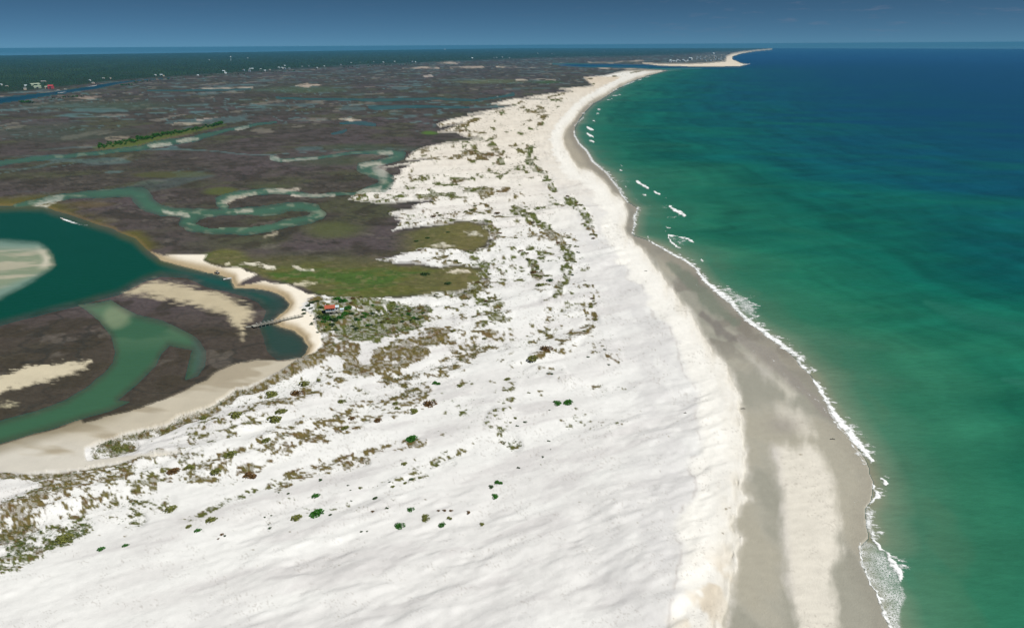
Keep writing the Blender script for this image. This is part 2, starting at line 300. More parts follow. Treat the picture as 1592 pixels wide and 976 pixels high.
# tidal flat and bay beach
sd = poly_sd(PX, PY, TANFLAT, 40)
tf = ss(-1.5, 2.5, sd)
fl = fbm(WX / 60, WY / 18 + WX / 90, 4, 5)
tcol = np.zeros(shape + (3,)) + alb(190,182,164)
tcol = mixc(tcol, alb(166,156,136), ss(.46, .62, fl))
tcol = mixc(tcol, alb(206,202,192), ss(660, 715, PY) * ss(.6, .45, fl) * .8)
sdc = poly_sd(PX, PY, WATER[1][1], 40)
tcol = mixc(tcol, alb(132,122,98), ss(-26, -2, sdc) * .75)
fg = fbm(WX / 9, WY / 9, 3, 4)
tcol *= (0.93 + .14 * fg)[..., None]
col = col + (tcol - col) * tf[..., None]
SAND = np.maximum(SAND, tf)
sd = poly_sd(PX, PY, BAYBEACH, 40)
bb = ss(-1, 1.2, sd)
bcol = np.zeros(shape + (3,)) + alb(238,230,214)
bcol = mixc(bcol, alb(178,160,128), ss(-14, -1, sd_bay0))
col = col + (bcol - col) * bb[..., None]
SAND = np.maximum(SAND, bb)
for c, soft, pl in FLATS:
    sd = poly_sd(PX if soft > 1 else SX, PY if soft > 1 else SY, pl, 20)
    sd = sd + (fbm(GX / 14, GY / 2.6, 3, 5) - .5) * min(soft, 4) * 4
    mk = ss(-soft * .8, soft * 1.3, sd) * (.95 if soft > 3 else .8 if pl[0][1] > 300 else .55)
    g = fbm(WX / 12, WY / 12, 3, 2)
    cc = alb(*c) * (0.9 + .2 * g)[..., None]
    col = col + (cc - col) * mk[..., None]
    SAND = np.maximum(SAND, mk)

# the barrier sand
edgy = ss(170, 260, GY) * ss(520, 440, GY)
sdB = poly_sd(PX + S * edgy * (fbm(GX / 40, GY / 5, 3, 6) - .5) * 46, PY + S * edgy * (fbm(GX / 30 + 8, GY / 4, 3, 2) - .5) * 10, BARRIER, 40)
sb = ss(-.9, .9, sdB / np.clip(S, .25, 1))
sd_dry = poly_sd(SX, SY, DRYEDGE + [(-900,1200),(-900,108)], 400)     # positive on the landward (dry) side
u = sd_dry / (0.105 * (GY - 66) + 4)
dA = fbm((WX * .87 + WY * .5) / 90, (-WX * .5 + WY * .87) / 26, 4, 0)
scol = np.zeros(shape + (3,)) + alb(229,229,226)
scol = mixc(scol, alb(211,209,207), ss(.44, .64, dA) * .5)
scol = mixc(scol, alb(198,195,194), ss(.56, .68, fbm((WX * .87 + WY * .5) / 30, (-WX * .5 + WY * .87) / 7, 4, 6)) * ss(.42, .6, dA) * .5)
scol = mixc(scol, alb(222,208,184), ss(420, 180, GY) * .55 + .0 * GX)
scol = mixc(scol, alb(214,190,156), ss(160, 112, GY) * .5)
rag = (fbm(WX / 26, WY / 26, 4, 3) - .5)
rag = rag * .55 + (fbm(GX / 60, GY / 30, 3, 6) - .5) * .3
gz = ss(.6, 1.3, u + rag * .9) * ss(2.9, 1.5, u + rag * 2) * ss(180, 440, GY)
scol = mixc(scol, alb(209,208,207), gz * (.35 + .65 * ss(.4, .62, fbm(WX / 12, WY / 30, 4, 5))) * .8)
rb = ss(1.05, .8, u + rag * .9) * ss(-.05, .05, u)
scol = mixc(scol, alb(238,236,229), rb * .9)
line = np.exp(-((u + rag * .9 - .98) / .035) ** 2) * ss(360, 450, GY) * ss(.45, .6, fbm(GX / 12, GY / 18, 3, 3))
scol = mixc(scol, alb(186,180,176), line * .5)  # shade of the berm's landward face, put into the sand colour
# brownish stain on the beach near the bottom
st = np.exp(-((GX - 1105 + (GY - 930) * .35) / 38) ** 2) * ss(830, 920, GY) * ss(.42, .6, fbm(WX / 8, WY / 14, 4, 1))
scol = mixc(scol, alb(214,202,182), st * .9)
# wet foreshore
wn = fbm(WX / 30, WY / 70, 4, 7)
wcol0 = np.zeros(shape + (3,)) + alb(172,169,156)
wcol0 = mixc(wcol0, alb(159,157,144), ss(.45, .6, wn))
wcol0 = mixc(wcol0, alb(176,170,152), ss(.55, .35, wn) * .5)
wcol0 = mixc(wcol0, alb(134,128,118), ss(.5, .62, fbm(GX / 40, GY / 26, 4, 2)) * ss(600, 520, GY) * ss(380, 430, GY) * .7)
wcol0 = mixc(wcol0, alb(186,174,152), ss(330, 240, GY) * .6)
rag2 = fbm(GX / 9, GY / 22, 3, 1) - .5
wetn = ss(.16, -.14, u + rag2 * .22)
edge = ss(.55, -.3, u + rag2 * .5)
wet0 = wetn.copy()
scol = mixc(scol, alb(208,200,184), edge * .75)
scol = scol + (wcol0 - scol) * wetn[..., None]
sd_sea = poly_sd(SX, SY, SEA, 60)
swash = ss(-34, -8, sd_sea / np.clip(S, .3, 1)) * wetn * ss(130, 200, GY)
scol = mixc(scol, alb(128,121,110), swash * .5 * (.4 + .6 * ss(660, 560, GY)))
film = stroke(SX, SY, [(1040,412,6),(1075,440,9),(1105,472,10),(1140,500,7)], 1.8)
scol = mixc(scol, alb(120,128,112), ss(-.7, .6, film + rag2 * 1.5) * .75)
film = stroke(SX, SY, [(1092,490,4),(1120,515,7),(1142,528,5)], 1.8)
scol = mixc(scol, alb(124,118,112), ss(-.7, .6, film + rag2 * 1.5) * .75)
film = stroke(SX, SY, [(1150,528,7),(1185,548,9),(1225,585,9),(1260,618,6),(1290,650,4)], 1.8)
scol = mixc(scol, alb(150,144,136), ss(-.7, .6, film + rag2 * 1.5) * .75)
for pl in BAR:
    sd = poly_sd(SX, SY, pl, 30)
    bk = ss(-7, 12 if pl is BAR[0] else 16, sd + rag2 * 14)
    bc = alb(220,215,203) * (0.9 + .2 * fbm(GX / 24 + GY / 60, GY / 6 + GX / 50, 4, 4))[..., None]
    bc = bc + (alb(186,182,180) - bc) * (ss(1222, 1196, GX - (GY - 690) * .09) * .6)[..., None]
    scol = scol + (bc - scol) * (bk * (.95 if pl is BAR[0] else .6))[..., None]
    wetn = wetn * (1 - bk)
dk = np.exp(-((GX - 1218 - (GY - 660) * .2) / 26) ** 2 - ((GY - 662) / 14) ** 2)
scol = mixc(scol, alb(158,152,144), dk * .7)
wet = np.maximum(wet * (1 - sb), wetn * sb)
fine = fbm(WX / 2.3, WY / 2.3, 3, 1)
scol *= (.945 + .11 * fine)[..., None]
speck = ss(.7, .78, fbm(GX / 2.6, GY / 1.8, 2, 5)) * ss(.5, .62, fbm(GX / 34, GY / 20, 3, 0))
scol = mixc(scol, alb(150,142,132), speck * .35 * (1 - wetn))
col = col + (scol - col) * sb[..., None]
SAND = np.maximum(SAND, sb)

# ---- vegetation density of the dunes (0..1): strokes with half widths
VEG = [  # weight, polyline, tone (0 brown, .5 olive, 1 green)
 (.9,.45,[(486,470,8),(500,476,12),(520,490,18),(540,490,16),(500,500,8)]),
 (1.0,.25,[(148,690,7),(200,676,7),(255,664,7),(290,650,7),(326,638,7),(369,610,6),(400,601,7),(450,577,9),(490,558,10),(520,545,13),(548,548,12)]),
 (1.0,.3,[(590,560,14),(615,545,12),(650,535,11),(690,530,8)]),
 (1.0,.3,[(545,572,10),(585,578,9),(625,565,9),(660,550,8)]),
 (1.15,.75,[(500,490,12),(540,502,18),(590,505,20),(640,500,18),(660,485,9)]),
 (1.1,.45,[(530,520,10),(560,525,8),(600,518,9)]),
 (1.1,.6,[(520,471,5),(580,476,7),(640,480,7),(668,484,6)]),(1.05,.4,[(500,505,10),(508,525,10),(512,540,10)]),
 (.85,.3,[(610,510,8),(640,512,7),(652,520,6),(700,518,7),(720,522,4)]),
 (.6,.35,[(600,590,14),(650,592,12),(700,570,18),(730,545,20),(760,520,18),(745,500,10),(780,540,12)]),
 (.65,.5,[(745,480,14),(770,472,14),(760,505,16),(790,490,8)]),
 (.98,.3,[(-300,770,14),(0,742,7),(40,741,8),(120,733,7),(180,722,6),(240,712,5),(285,709,2)]),
 (.84,.35,[(-200,830,30),(0,820,28),(50,795,26),(90,765,22),(140,745,16),(200,735,14)]),
 (.74,.6,[(0,880,18),(40,850,22),(90,835,16),(130,815,14)]),
 (.62,.45,[(110,790,22),(160,775,22),(215,755,20),(265,740,18),(310,722,16)]),
 (.5,.5,[(170,800,10),(220,810,8),(210,785,10),(260,785,12)]),
 (.8,.3,[(150,702,7),(175,698,9),(205,692,8)]),
 (.58,.4,[(290,700,24),(340,670,24),(400,640,24),(460,610,20),(520,590,18)]),
 (.58,.4,[(300,740,16),(370,725,22),(440,690,24),(520,660,24),(600,635,20),(660,610,16)]),
 (.62,.45,[(290,812,4),(330,795,5),(370,775,6),(410,758,6),(450,742,7),(490,728,8),(530,715,8),(570,706,8),(620,695,7),(660,690,5)]),
 (.6,.4,[(430,762,5),(480,740,6),(530,728,6),(570,718,5)]),
 (.5,.5,[(575,760,4),(620,745,5),(660,728,6),(690,712,7),(720,702,5)]),
 (.5,.5,[(640,752,3),(680,735,4),(705,722,4)]),
 (.25,.5,[(440,780,10),(500,790,10),(580,790,10),(660,795,10)]),
 (.22,.45,[(280,820,10),(340,820,12),(420,810,10)]),
 (.55,.4,[(700,480,10),(720,500,10),(700,540,10)]),
 (.5,.5,[(800,575,10),(790,620,12),(770,660,14),(800,690,10)]),
 (.3,.5,[(730,600,16),(740,650,18),(720,700,14)]),
 (.62,.4,[(880,540,8),(900,520,10),(925,505,8),(910,470,10),(930,460,8)]),
 (.55,.4,[(835,530,8),(850,550,6),(890,545,6),(830,560,6)]),
 (.5,.4,[(850,470,8),(855,490,7),(850,505,5)]),
 (.8,.5,[(800,325,7),(825,342,8),(850,360,8),(872,378,8),(885,400,9),(885,420,9),(872,445,8),(866,462,6)]),
 (.8,.35,[(815,400,6),(828,412,7),(838,430,9)]),
 (.7,.5,[(885,312,8),(905,330,7),(915,350,8),(922,368,6)]),
 (.8,.6,[(828,222,3),(824,235,4),(820,250,5),(830,262,6),(848,278,8),(855,290,6),(862,296,4)]),
 (.35,.45,[(800,300,14),(820,330,16),(790,360,12),(780,400,12),(765,440,12)]),
 (.9,.3,[(735,245,8),(760,243,6),(775,240,4)]),
 (.9,.35,[(725,298,5),(750,298,6),(775,300,5),(750,308,5),(790,295,4)]),
 (.85,.35,[(650,308,4),(680,303,4),(705,304,3)]),
 (.75,.3,[(660,250,3),(690,246,3),(715,246,4),(745,226,3),(770,214,3)]),
 (.6,.4,[(700,225,4),(740,220,4),(770,228,6),(780,250,6),(775,275,6)]),
 (.55,.4,[(660,275,4),(700,280,5),(740,272,5),(690,285,4)]),
 (.6,.35,[(620,268,5),(640,262,4),(625,280,5)]),
 (.6,.3,[(660,330,4),(690,336,5),(720,332,5),(750,320,6),(770,335,6)]),
 (.55,.3,[(620,340,4),(660,318,3),(700,316,3)]),
 (.95,.45,[(752,350,9),(768,366,12),(756,386,10),(730,393,5)]),(.95,.45,[(752,418,9),(752,438,10),(730,454,9),(700,458,5)]),
 (.8,.35,[(740,345,5),(756,358,6),(752,380,6)]),
 (.6,.35,[(650,392,3),(690,395,4),(680,408,4),(650,405,3),(700,402,3)]),
 (.7,.3,[(740,432,6),(750,420,6),(725,450,6),(705,455,4)]),
 (.55,.4,[(770,385,8),(770,410,8),(785,440,6)]),
 (.85,.35,[(706,204,3),(716,198,3),(728,190,2.5),(760,180,2),(780,172,2)]),
 (.75,.3,[(790,168,2),(810,160,2.2),(840,160,2),(815,175,2.4),(848,176,2)]),
 (.75,.35,[(850,154,1.6),(870,148,1.6),(890,143,1.4)]),
 (.75,.35,[(880,135,1),(905,131,1.2),(925,131,1)]),
 (.55,.35,[(905,124,1),(940,122,1.6),(970,116,1.6),(1000,110,1)]),
 (.5,.4,[(860,170,2),(820,190,3),(790,205,4),(770,190,3)]),
]
def vegfield(px, py):
    D = np.zeros(px.shape); T = np.zeros(px.shape)
    for w, tone, pts in VEG:
        s = stroke(px, py, pts, 1.9)
        k = w * ss(-.75, .45, s)
        T = np.where(k > D, tone, T); D = np.maximum(D, k)
    return D, T
VD, VT = vegfield(PX, PY)
base2 = .42 * ss(.46, .62, fbm(GX / 60, GY / 20, 3, 5)) * ss(760, 640, GY) * ss(1.9, 2.4, u) * ss(480, 560, GX)
base = .5 * ss(.48, .62, fbm(GX / 50, GY / 12, 3, 4)) * ss(540, 430, GY) * ss(1.7, 2.2, u) * ss(120, 150, GY)
VT = np.where(base > VD, .4, VT); VD = np.maximum(VD, base)
VT = np.where(base2 > VD, .5, VT); VD = np.maximum(VD, base2)
fr = .85 * ss(12, 1, sdB / np.clip(S, .25, 1)) * ss(.42, .56, fbm(GX / 26, GY / 5, 3, 1)) * ss(175, 190, GY) * ss(480, 455, GY)
VT = np.where(fr > VD, .3, VT); VD = np.maximum(VD, fr)
S2 = .35 + .65 * ss(120, 420, GY)
pn = fbm(GX / 15, GY / 6.5, 4, 2); pn2 = fbm(GX / 4.5, GY / 2.6, 3, 6)
VP = ss(.86, .98, VD * .72 + pn * .9 + (pn2 - .5) * .5)             # patches with real gaps between
sandcover = sb * (1 - wetn) * ss(-1, 2, sdB / np.clip(S, .25, 1))
vcol = np.zeros(shape + (3,)) + alb(106,94,56)
vcol = mixc(vcol, alb(88,94,46), ss(.25, .55, VT + (mA - .5) * .8))
vcol = mixc(vcol, alb(100,80,52), ss(.6, .7, fbm(GX / 12 + 70, GY / 6, 3, 1)) * .7)
vcol *= (.75 + .5 * pn2)[..., None]
vk = VP * sandcover * (.62 + .38 * ss(.4, .55, pn2))
col = col + (vcol - col) * vk[..., None]

# ---- water
wd = np.full(shape, -1.0)                 # depth proxy, >0 is water
wcol = np.zeros(shape + (3,)) + alb(20,80,80)
mud = col.copy()
kind = np.zeros(shape, np.int8)           # 1 sea, 2 bay and creeks, 3 waterway
def add_water(depth, deep, k, shallow=None):
    global wd, wcol, kind
    f = ss(0.0, 1.0, depth)
    sh = mud * .55 + np.asarray(deep) * .45 if shallow is None else shallow
    c = sh + (deep - sh) * f[..., None]
    better = depth > np.maximum(wd, 0)
    wcol = np.where(better[..., None], c, wcol)
    kind[better] = k
    wd = np.maximum(wd, depth)
wv = fbm(WX / 45, WY / 45, 4, 3)
for name, pl, deep, soft in WATER:
    sd = poly_sd(SX, SY, pl, 40)
    deepc = np.zeros(shape + (3,)) + alb(*deep)
    if name == 'bay':
        deepc = mixc(deepc, alb(50,70,64), ss(395, 430, GX) * .9)           # the pool by the pier
        deepc = mixc(deepc, alb(30,88,84), ss(230, 330, GX) * ss(480, 440, GY) * .5)
        shoal = poly_sd(PX, PY, [(-300,395),(0,374),(60,378),(73,387),(81,398),(83,410),(75,420),(60,430),(30,448),(0,463),(-300,540)], 40)
        rp = fbm(WX / 40 + WY / 30, WY / 9 - WX / 40, 3, 2)
        shc = mixc(mixc(np.zeros(shape + (3,)) + alb(134,146,120), alb(176,172,150), ss(.4, .65, rp)), alb(120,146,132), ss(440, 455, GY + GX * .35) + ss(395, 380, GY))
        shc = mixc(shc, alb(206,200,180), ss(0, 12, shoal) * ss(20, 8, shoal) * ss(50, 74, GX) * ss(424, 412, GY))
        deepc = deepc + (shc - deepc) * ss(-5, 6, shoal)[..., None]
    elif name == 'south channel':
        deepc = mixc(deepc, alb(100,126,98), ss(.44, .6, wv) * ss(560, 480, GY) * .7)
        sp = np.sqrt(((PX - 180 + (PY - 490) * .3) / 26) ** 2 + ((PY - 490) / 20) ** 2) + (wv - .5) * .6
        deepc = mixc(deepc, alb(128,142,112), ss(1.2, .55, sp) * .75)
        deepc = mixc(deepc, alb(74,92,84), ss(290, 310, GX) * .8)
    depth = sd / soft
    add_water(depth, deepc, 3 if name == 'icw' else 2)
CX_ = GX + S * (n1 * 16 + n3 * 2); CY_ = GY + S * (n2 * 7 + n4 * 1.2)
for c, pts in CREEKS:
    s = stroke(CX_, CY_, [(a_, b_, w_ * 1.3) for a_, b_, w_ in pts], 1.6)
    add_water(np.where(s > -.5, s * 1.2, -1.0), mixc(np.zeros(shape + (3,)) + alb(c[0] * .95, c[1] * .9, c[2] * .76) * (.8 + .4 * wv)[..., None], alb(150,158,134), ss(.58, .74, fbm(GX / 18, GY / 5, 3, 6)) * ss(200, 260, GY) * .5), 2)
# islands and bars inside the creeks
isl = poly_sd(PX, PY, [(303,348),(320,338),(345,336),(385,334),(420,338),(438,341),(425,347),(400,352),(360,354),(325,355)], 20)
wd = np.where(isl > -1, np.minimum(wd, -isl * .3 - .1), wd)
for c, soft, pl in FLATS:
    if soft < 3.4 and pl[0][1] > 200:
        s = poly_sd(SX, SY, pl, 20); wcol = mixc(wcol, alb(*c), ss(-soft * 2.2, soft * 1.4, s + (fbm(GX / 7, GY / 2, 3, 4) - .5) * soft * 3) * .55)
# sea
shp = np.array([ground(x, y) for x, y in SHORE])
def worlddist(X, Y, pts):
    d2 = np.full(X.shape, 1e12)
    for (ax, ay), (bx, by) in zip(pts[:-1], pts[1:]):
        ex, ey = bx - ax, by - ay
        t = np.clip(((X - ax) * ex + (Y - ay) * ey) / (ex * ex + ey * ey), 0, 1)
        d2 = np.minimum(d2, (X - ax - t * ex) ** 2 + (Y - ay - t * ey) ** 2)
    return np.sqrt(d2)
insea = sd_sea > -1
off = np.zeros(shape); off[insea] = worlddist(WX[insea], WY[insea], shp)
sn = fbm(WX / 160, WY / 90 + WX / 300, 4, 1) - .5
sn2 = (fbm(off / 26 + sn * 3, WY / 260 + WX / 500, 4, 4) - .5) * .75 + (fbm((WX * .9 + WY * .4) / 90, (-WX * .4 + WY * .9) / 16, 4, 2) - .5) * .4        # streaks of swell and sand clouds
o2 = np.maximum(off * (1 + sn * 1.2), 0)
stops = [(0,(140,140,120)),(8,(106,130,108)),(20,(68,118,94)),(42,(48,112,86)),(90,(30,104,80)),(180,(14,97,80)),(320,(6,88,84)),(600,(4,76,92)),(1100,(4,66,98)),(2500,(4,64,106)),(6000,(5,68,118)),(40000,(8,72,128))]
so = np.array([s[0] for s in stops]); scs = np.array([alb(*s[1]) for s in stops])
seac = np.stack([np.interp(o2, so, scs[:, i]) for i in range(3)], -1)
seac = mixc(seac, alb(78,112,86), np.exp(-((off - 26) / 14) ** 2) * ss(.5, .62, fbm(WX / 22, WY / 40, 3, 6)) * .25)
seac *= (1 + np.clip(sn2, -.3, .3) * 1.0 * ss(20, 90, off) * ss(1200, 150, off))[..., None]
sp = stroke(SX, SY, [(1440,470,5),(1480,486,12),(1530,500,14),(1600,512,14),(1700,520,12)], 1.6)
seac = mixc(seac, alb(40,112,92), ss(-.6, .8, sp + sn * 1.4) * .55)
sp = stroke(SX, SY, [(1560,590,5),(1610,600,14),(1700,610,18)], 1.6)
seac = mixc(seac, alb(46,114,94), ss(-.6, .8, sp + sn * 1.4) * .6)
add_water(np.where(insea, np.maximum(sd_sea, -1) / 1.5, -1), seac, 1, shallow=np.zeros(shape + (3,)) + alb(146,138,120))
# seas beyond the inlet shallow
shl = stroke(GX, GY, [(990,107.6,.6),(1040,107.6,1),(1090,107,.8)], 1.6)
wcol = np.where((kind == 1)[..., None], mixc(wcol, alb(90,160,140), ss(-.4, .8, shl) * .5), wcol)
wcol = np.where((kind == 1)[..., None], mixc(wcol, alb(40,100,108), ss(-.6, .8, stroke(GX, GY, [(900,104,1),(950,103.6,1.4),(1010,104.6,1)], 1.6)) * .6), wcol)
WATERMASK = ss(-.05, .12, wd)

# forest and town ground
sdF = poly_sd(SX, SY, FOREST, 30)
fo = ss(-.3, .3, sdF)
col = mixc(col, alb(38,52,34), fo * (1 - WATERMASK))
sd = poly_sd(SX, SY, TOWNBEACH, 10)
tb = ss(-.4, .4, sd)
col = mixc(col, alb(236,222,200), tb); SAND = np.maximum(SAND * (1 - fo), tb)
tw = poly_sd(SX, SY, [(1015,98.6),(1060,97),(1080,86),(1128,83.4),(1128,95.4),(1100,97.8),(1040,99.4)], 10)
col = mixc(col, alb(92,92,84), ss(-.5, .5, tw) * .8)

# heights
zz = np.where(SAND > .5, 1.0, .45)
zz = zz + (fbm(WX / 45, WY / 45, 4, 5) - .5) * np.where(sb > .5, 1.2, .2) * (1 - wet0)
dune = sb * (1 - ss(.9, .1, u)) * (1 - wet0)
AL, AC = WX * .87 + WY * .5, -WX * .5 + WY * .87
zz = zz + dune * (fbm(AL / 85, AC / 34, 3, 2) - .5) * 6.5 * np.clip(.5 + VD, .5, 1.2)
zz = zz + dune * (fbm(AL / 24, AC / 10, 3, 6) - .5) * (2.2 + .9 * VD) * (.35 + 1.3 * ss(.4, .62, fbm(WX / 70, WY / 90, 2, 1)))
zz = zz + dune * np.maximum(fbm(WX / 18, WY / 26, 3, 7) - .5, 0) * 2.2 * ss(.2, .6, VD)
zz = zz + sb * (1 - wet0) * (1 - ss(.9, .1, u) * .6) * np.abs(fbm(AL / 12, AC / 5, 3, 3) - .5) * .55
berm = ss(-.12, .3, u + rag2 * .3) * ss(1.2, .6, u) * sb
zz = zz + berm * (.5 + rag * .8)
zz = np.where(fo > .5, 2.0, zz)
zz = zz * (1 - ss(-.35, .02, wd) * .97) - ss(0, .8, wd) * 1.4
zz = np.where(sb * wet0 > .3, np.minimum(zz, .35 + np.clip(-sd_sea, 0, 60) * .004), zz)
# relief fades with distance where the grid is coarse
HGT = zz

# ------------------------------------------------------------------ helpers
def tag(o, label=None, cat=None, group=None, kind=None):
    if label: o['label'] = label
    if cat: o['category'] = cat
    if group: o['group'] = group
    if kind: o['kind'] = kind
    return o
def np_mesh(name, V, F, smooth=False, attrs=None, cols=None):
    me = bpy.data.meshes.new(name)
    V = np.ascontiguousarray(V, np.float32); F = np.ascontiguousarray(F, np.int32); k = F.shape[1]
    me.vertices.add(len(V)); me.vertices.foreach_set('co', V.ravel())
    me.loops.add(F.size); me.loops.foreach_set('vertex_index', F.ravel())
    me.polygons.add(len(F)); me.polygons.foreach_set('loop_start', np.arange(0, F.size, k, dtype=np.int32))
    me.polygons.foreach_set('loop_total', np.full(len(F), k, np.int32))
    me.update(calc_edges=True)
    me.polygons.foreach_set('use_smooth', np.full(len(F), smooth))
    for n, a in (attrs or {}).items():
        at = me.attributes.new(n, 'FLOAT', 'POINT'); at.data.foreach_set('value', np.ascontiguousarray(a, np.float32))
    if cols is not None:
        at = me.attributes.new('tone', 'FLOAT_COLOR', 'POINT')
        c4 = np.ones((len(V), 4), np.float32); c4[:, :3] = cols
        at.data.foreach_set('color', c4.ravel())
    return me
def link(name, me, mat, parent=None):
    o = bpy.data.objects.new(name, me); COL.objects.link(o)
    if mat is not None: me.materials.clear(); me.materials.append(mat)
    if parent is not None: o.parent = parent
    return o
QI = np.arange(NX * NY).reshape(NY, NX)
QUADS = np.stack([QI[:-1, :-1], QI[1:, :-1], QI[1:, 1:], QI[:-1, 1:]], -1).reshape(-1, 4)
def sheet(name, sel, Z, mat, kind, cols, attrs):
    F = QUADS[sel.reshape(-1)]
    used, inv = np.unique(F.ravel(), return_inverse=True)
    V = np.stack([WX.ravel()[used], WY.ravel()[used], Z.ravel()[used]], -1)
    me = np_mesh(name, V, inv.reshape(-1, 4), True, {k: a.ravel()[used] for k, a in attrs.items()}, cols.reshape(-1, 3)[used])
    o = link(name, me, mat); tag(o, kind=kind)
    return o

# ------------------------------------------------------------------ materials
def newmat(name):
    mt = bpy.data.materials.new(name); mt.use_nodes = True
    nt = mt.node_tree; b = nt.nodes['Principled BSDF']
    return mt, nt, b
def N(nt, t, **kw):
    n = nt.nodes.new(t)
    for k, v in kw.items():
        if k in n.inputs: n.inputs[k].default_value = v
        else: setattr(n, k, v)
    return n
def math_node(nt, op, a, b=None):
    n = nt.nodes.new('ShaderNodeMath'); n.operation = op
    for i, v in enumerate((a, b)):
        if v is None: continue
        if isinstance(v, (int, float)): n.inputs[i].default_value = v
        else: nt.links.new(v, n.inputs[i])
    return n.outputs[0]
def mulcol(nt, a, fac):
    n = nt.nodes.new('ShaderNodeVectorMath'); n.operation = 'SCALE'
    if isinstance(a, (tuple, list)): n.inputs[0].default_value = a
    else: nt.links.new(a, n.inputs[0])
    nt.links.new(fac, n.inputs['Scale']); return n.outputs[0]
def noise(nt, vec, scale, detail=3, rough=.6):
    n = N(nt, 'ShaderNodeTexNoise', Scale=scale, Detail=detail, Roughness=rough)
    nt.links.new(vec, n.inputs['Vector']); return n.outputs['Fac']
def rng_node(nt, v, a, b, c, d):
    n = nt.nodes.new('ShaderNodeMapRange'); nt.links.new(v, n.inputs[0])
    for i, k in enumerate((a, b, c, d)): n.inputs[i + 1].default_value = k
    return n.outputs[0]

def ground_mat():
    mt, nt, b = newmat('ground_surface')
    geo = nt.nodes.new('ShaderNodeNewGeometry')
    at = N(nt, 'ShaderNodeAttribute', attribute_name='tone'); aw = N(nt, 'ShaderNodeAttribute', attribute_name='wet')
    ag = N(nt, 'ShaderNodeAttribute', attribute_name='rough_cover')
    f1 = noise(nt, geo.outputs['Position'], 1.6, 4, .7); f2 = noise(nt, geo.outputs['Position'], .22, 4, .65)
    amp = math_node(nt, 'ADD', math_node(nt, 'MULTIPLY', ag.outputs['Fac'], .85), .06)
    d = math_node(nt, 'SUBTRACT', math_node(nt, 'ADD', f1, f2), 1.0)
    k = math_node(nt, 'ADD', math_node(nt, 'MULTIPLY', d, amp), 1.0)
    nt.links.new(mulcol(nt, at.outputs['Color'], k), b.inputs['Base Color'])
    nt.links.new(rng_node(nt, aw.outputs['Fac'], 0, 1, .95, .42), b.inputs['Roughness'])
    nt.links.new(rng_node(nt, aw.outputs['Fac'], 0, 1, .08, .4), b.inputs['Specular IOR Level'])
    bp = N(nt, 'ShaderNodeBump', Strength=.35, Distance=.5)
    nt.links.new(math_node(nt, 'ADD', f1, math_node(nt, 'MULTIPLY', f2, 1.5)), bp.inputs['Height'])
    nt.links.new(bp.outputs[0], b.inputs['Normal'])
    return mt
def water_mat(name, wave, rough, spec=.35):
    mt, nt, b = newmat(name)
    geo = nt.nodes.new('ShaderNodeNewGeometry')
    at = N(nt, 'ShaderNodeAttribute', attribute_name='tone')
    mp = N(nt, 'ShaderNodeMapping'); mp.inputs['Rotation'].default_value = (0, 0, R(-35)); mp.inputs['Scale'].default_value = (.35, 1, 1)
    nt.links.new(geo.outputs['Position'], mp.inputs[0])
    f1 = noise(nt, mp.outputs[0], .3, 5, .7); f2 = noise(nt, mp.outputs[0], .02, 4, .6)
    k = math_node(nt, 'ADD', math_node(nt, 'MULTIPLY', math_node(nt, 'SUBTRACT', math_node(nt, 'ADD', f1, f2), 1.0), wave), 1.0)
    nt.links.new(mulcol(nt, at.outputs['Color'], k), b.inputs['Base Color'])
    b.inputs['Roughness'].default_value = rough; b.inputs['IOR'].default_value = 1.333
    b.inputs['Specular IOR Level'].default_value = spec
    bp = N(nt, 'ShaderNodeBump', Strength=.5, Distance=.6)
    nt.links.new(f1, bp.inputs['Height']); nt.links.new(bp.outputs[0], b.inputs['Normal'])
    return mt
def foam_mat():
    mt, nt, b = newmat('sea_foam')
    geo = nt.nodes.new('ShaderNodeNewGeometry')
    a = N(nt, 'ShaderNodeAttribute', attribute_name='cover'); l = N(nt, 'ShaderNodeAttribute', attribute_name='lace')
    b.inputs['Base Color'].default_value = (.78, .8, .8, 1); b.inputs['Roughness'].default_value = .8
    f = noise(nt, geo.outputs['Position'], .8, 5, .7); g = noise(nt, geo.outputs['Position'], .22, 4, .65)
    n = math_node(nt, 'ADD', math_node(nt, 'MULTIPLY', f, .5), math_node(nt, 'MULTIPLY', g, .7))
    v = math_node(nt, 'ADD', a.outputs['Fac'], math_node(nt, 'MULTIPLY', math_node(nt, 'SUBTRACT', n, .62), 2.2))
    o = math_node(nt, 'MINIMUM', rng_node(nt, v, .36, .8, 0, 1), 1.0)
    vo = N(nt, 'ShaderNodeTexVoronoi', Scale=.8); vo.feature = 'DISTANCE_TO_EDGE'
    mx = N(nt, 'ShaderNodeMixRGB', blend_type='ADD'); mx.inputs['Fac'].default_value = 1.0
    nt.links.new(geo.outputs['Position'], mx.inputs[1]); 
    nz = N(nt, 'ShaderNodeTexNoise', Scale=.5, Detail=3); nt.links.new(geo.outputs['Position'], nz.inputs['Vector'])
    nt.links.new(nz.outputs['Color'], mx.inputs[2]); nt.links.new(mx.outputs[0], vo.inputs['Vector'])
    f3 = noise(nt, geo.outputs['Position'], 1.9, 3, .6)
    cell = math_node(nt, 'MAXIMUM', rng_node(nt, vo.outputs['Distance'], .02, .18, .7, 0), rng_node(nt, f3, .46, .58, 0, 1))
    g2 = noise(nt, geo.outputs['Position'], .14, 3, .6)
    lo = math_node(nt, 'MULTIPLY', math_node(nt, 'MULTIPLY', cell, l.outputs['Fac']), rng_node(nt, g2, .35, .6, .25, 1.0))
    al = math_node(nt, 'MAXIMUM', o, lo)
    nt.links.new(al, b.inputs['Alpha'])
    return mt
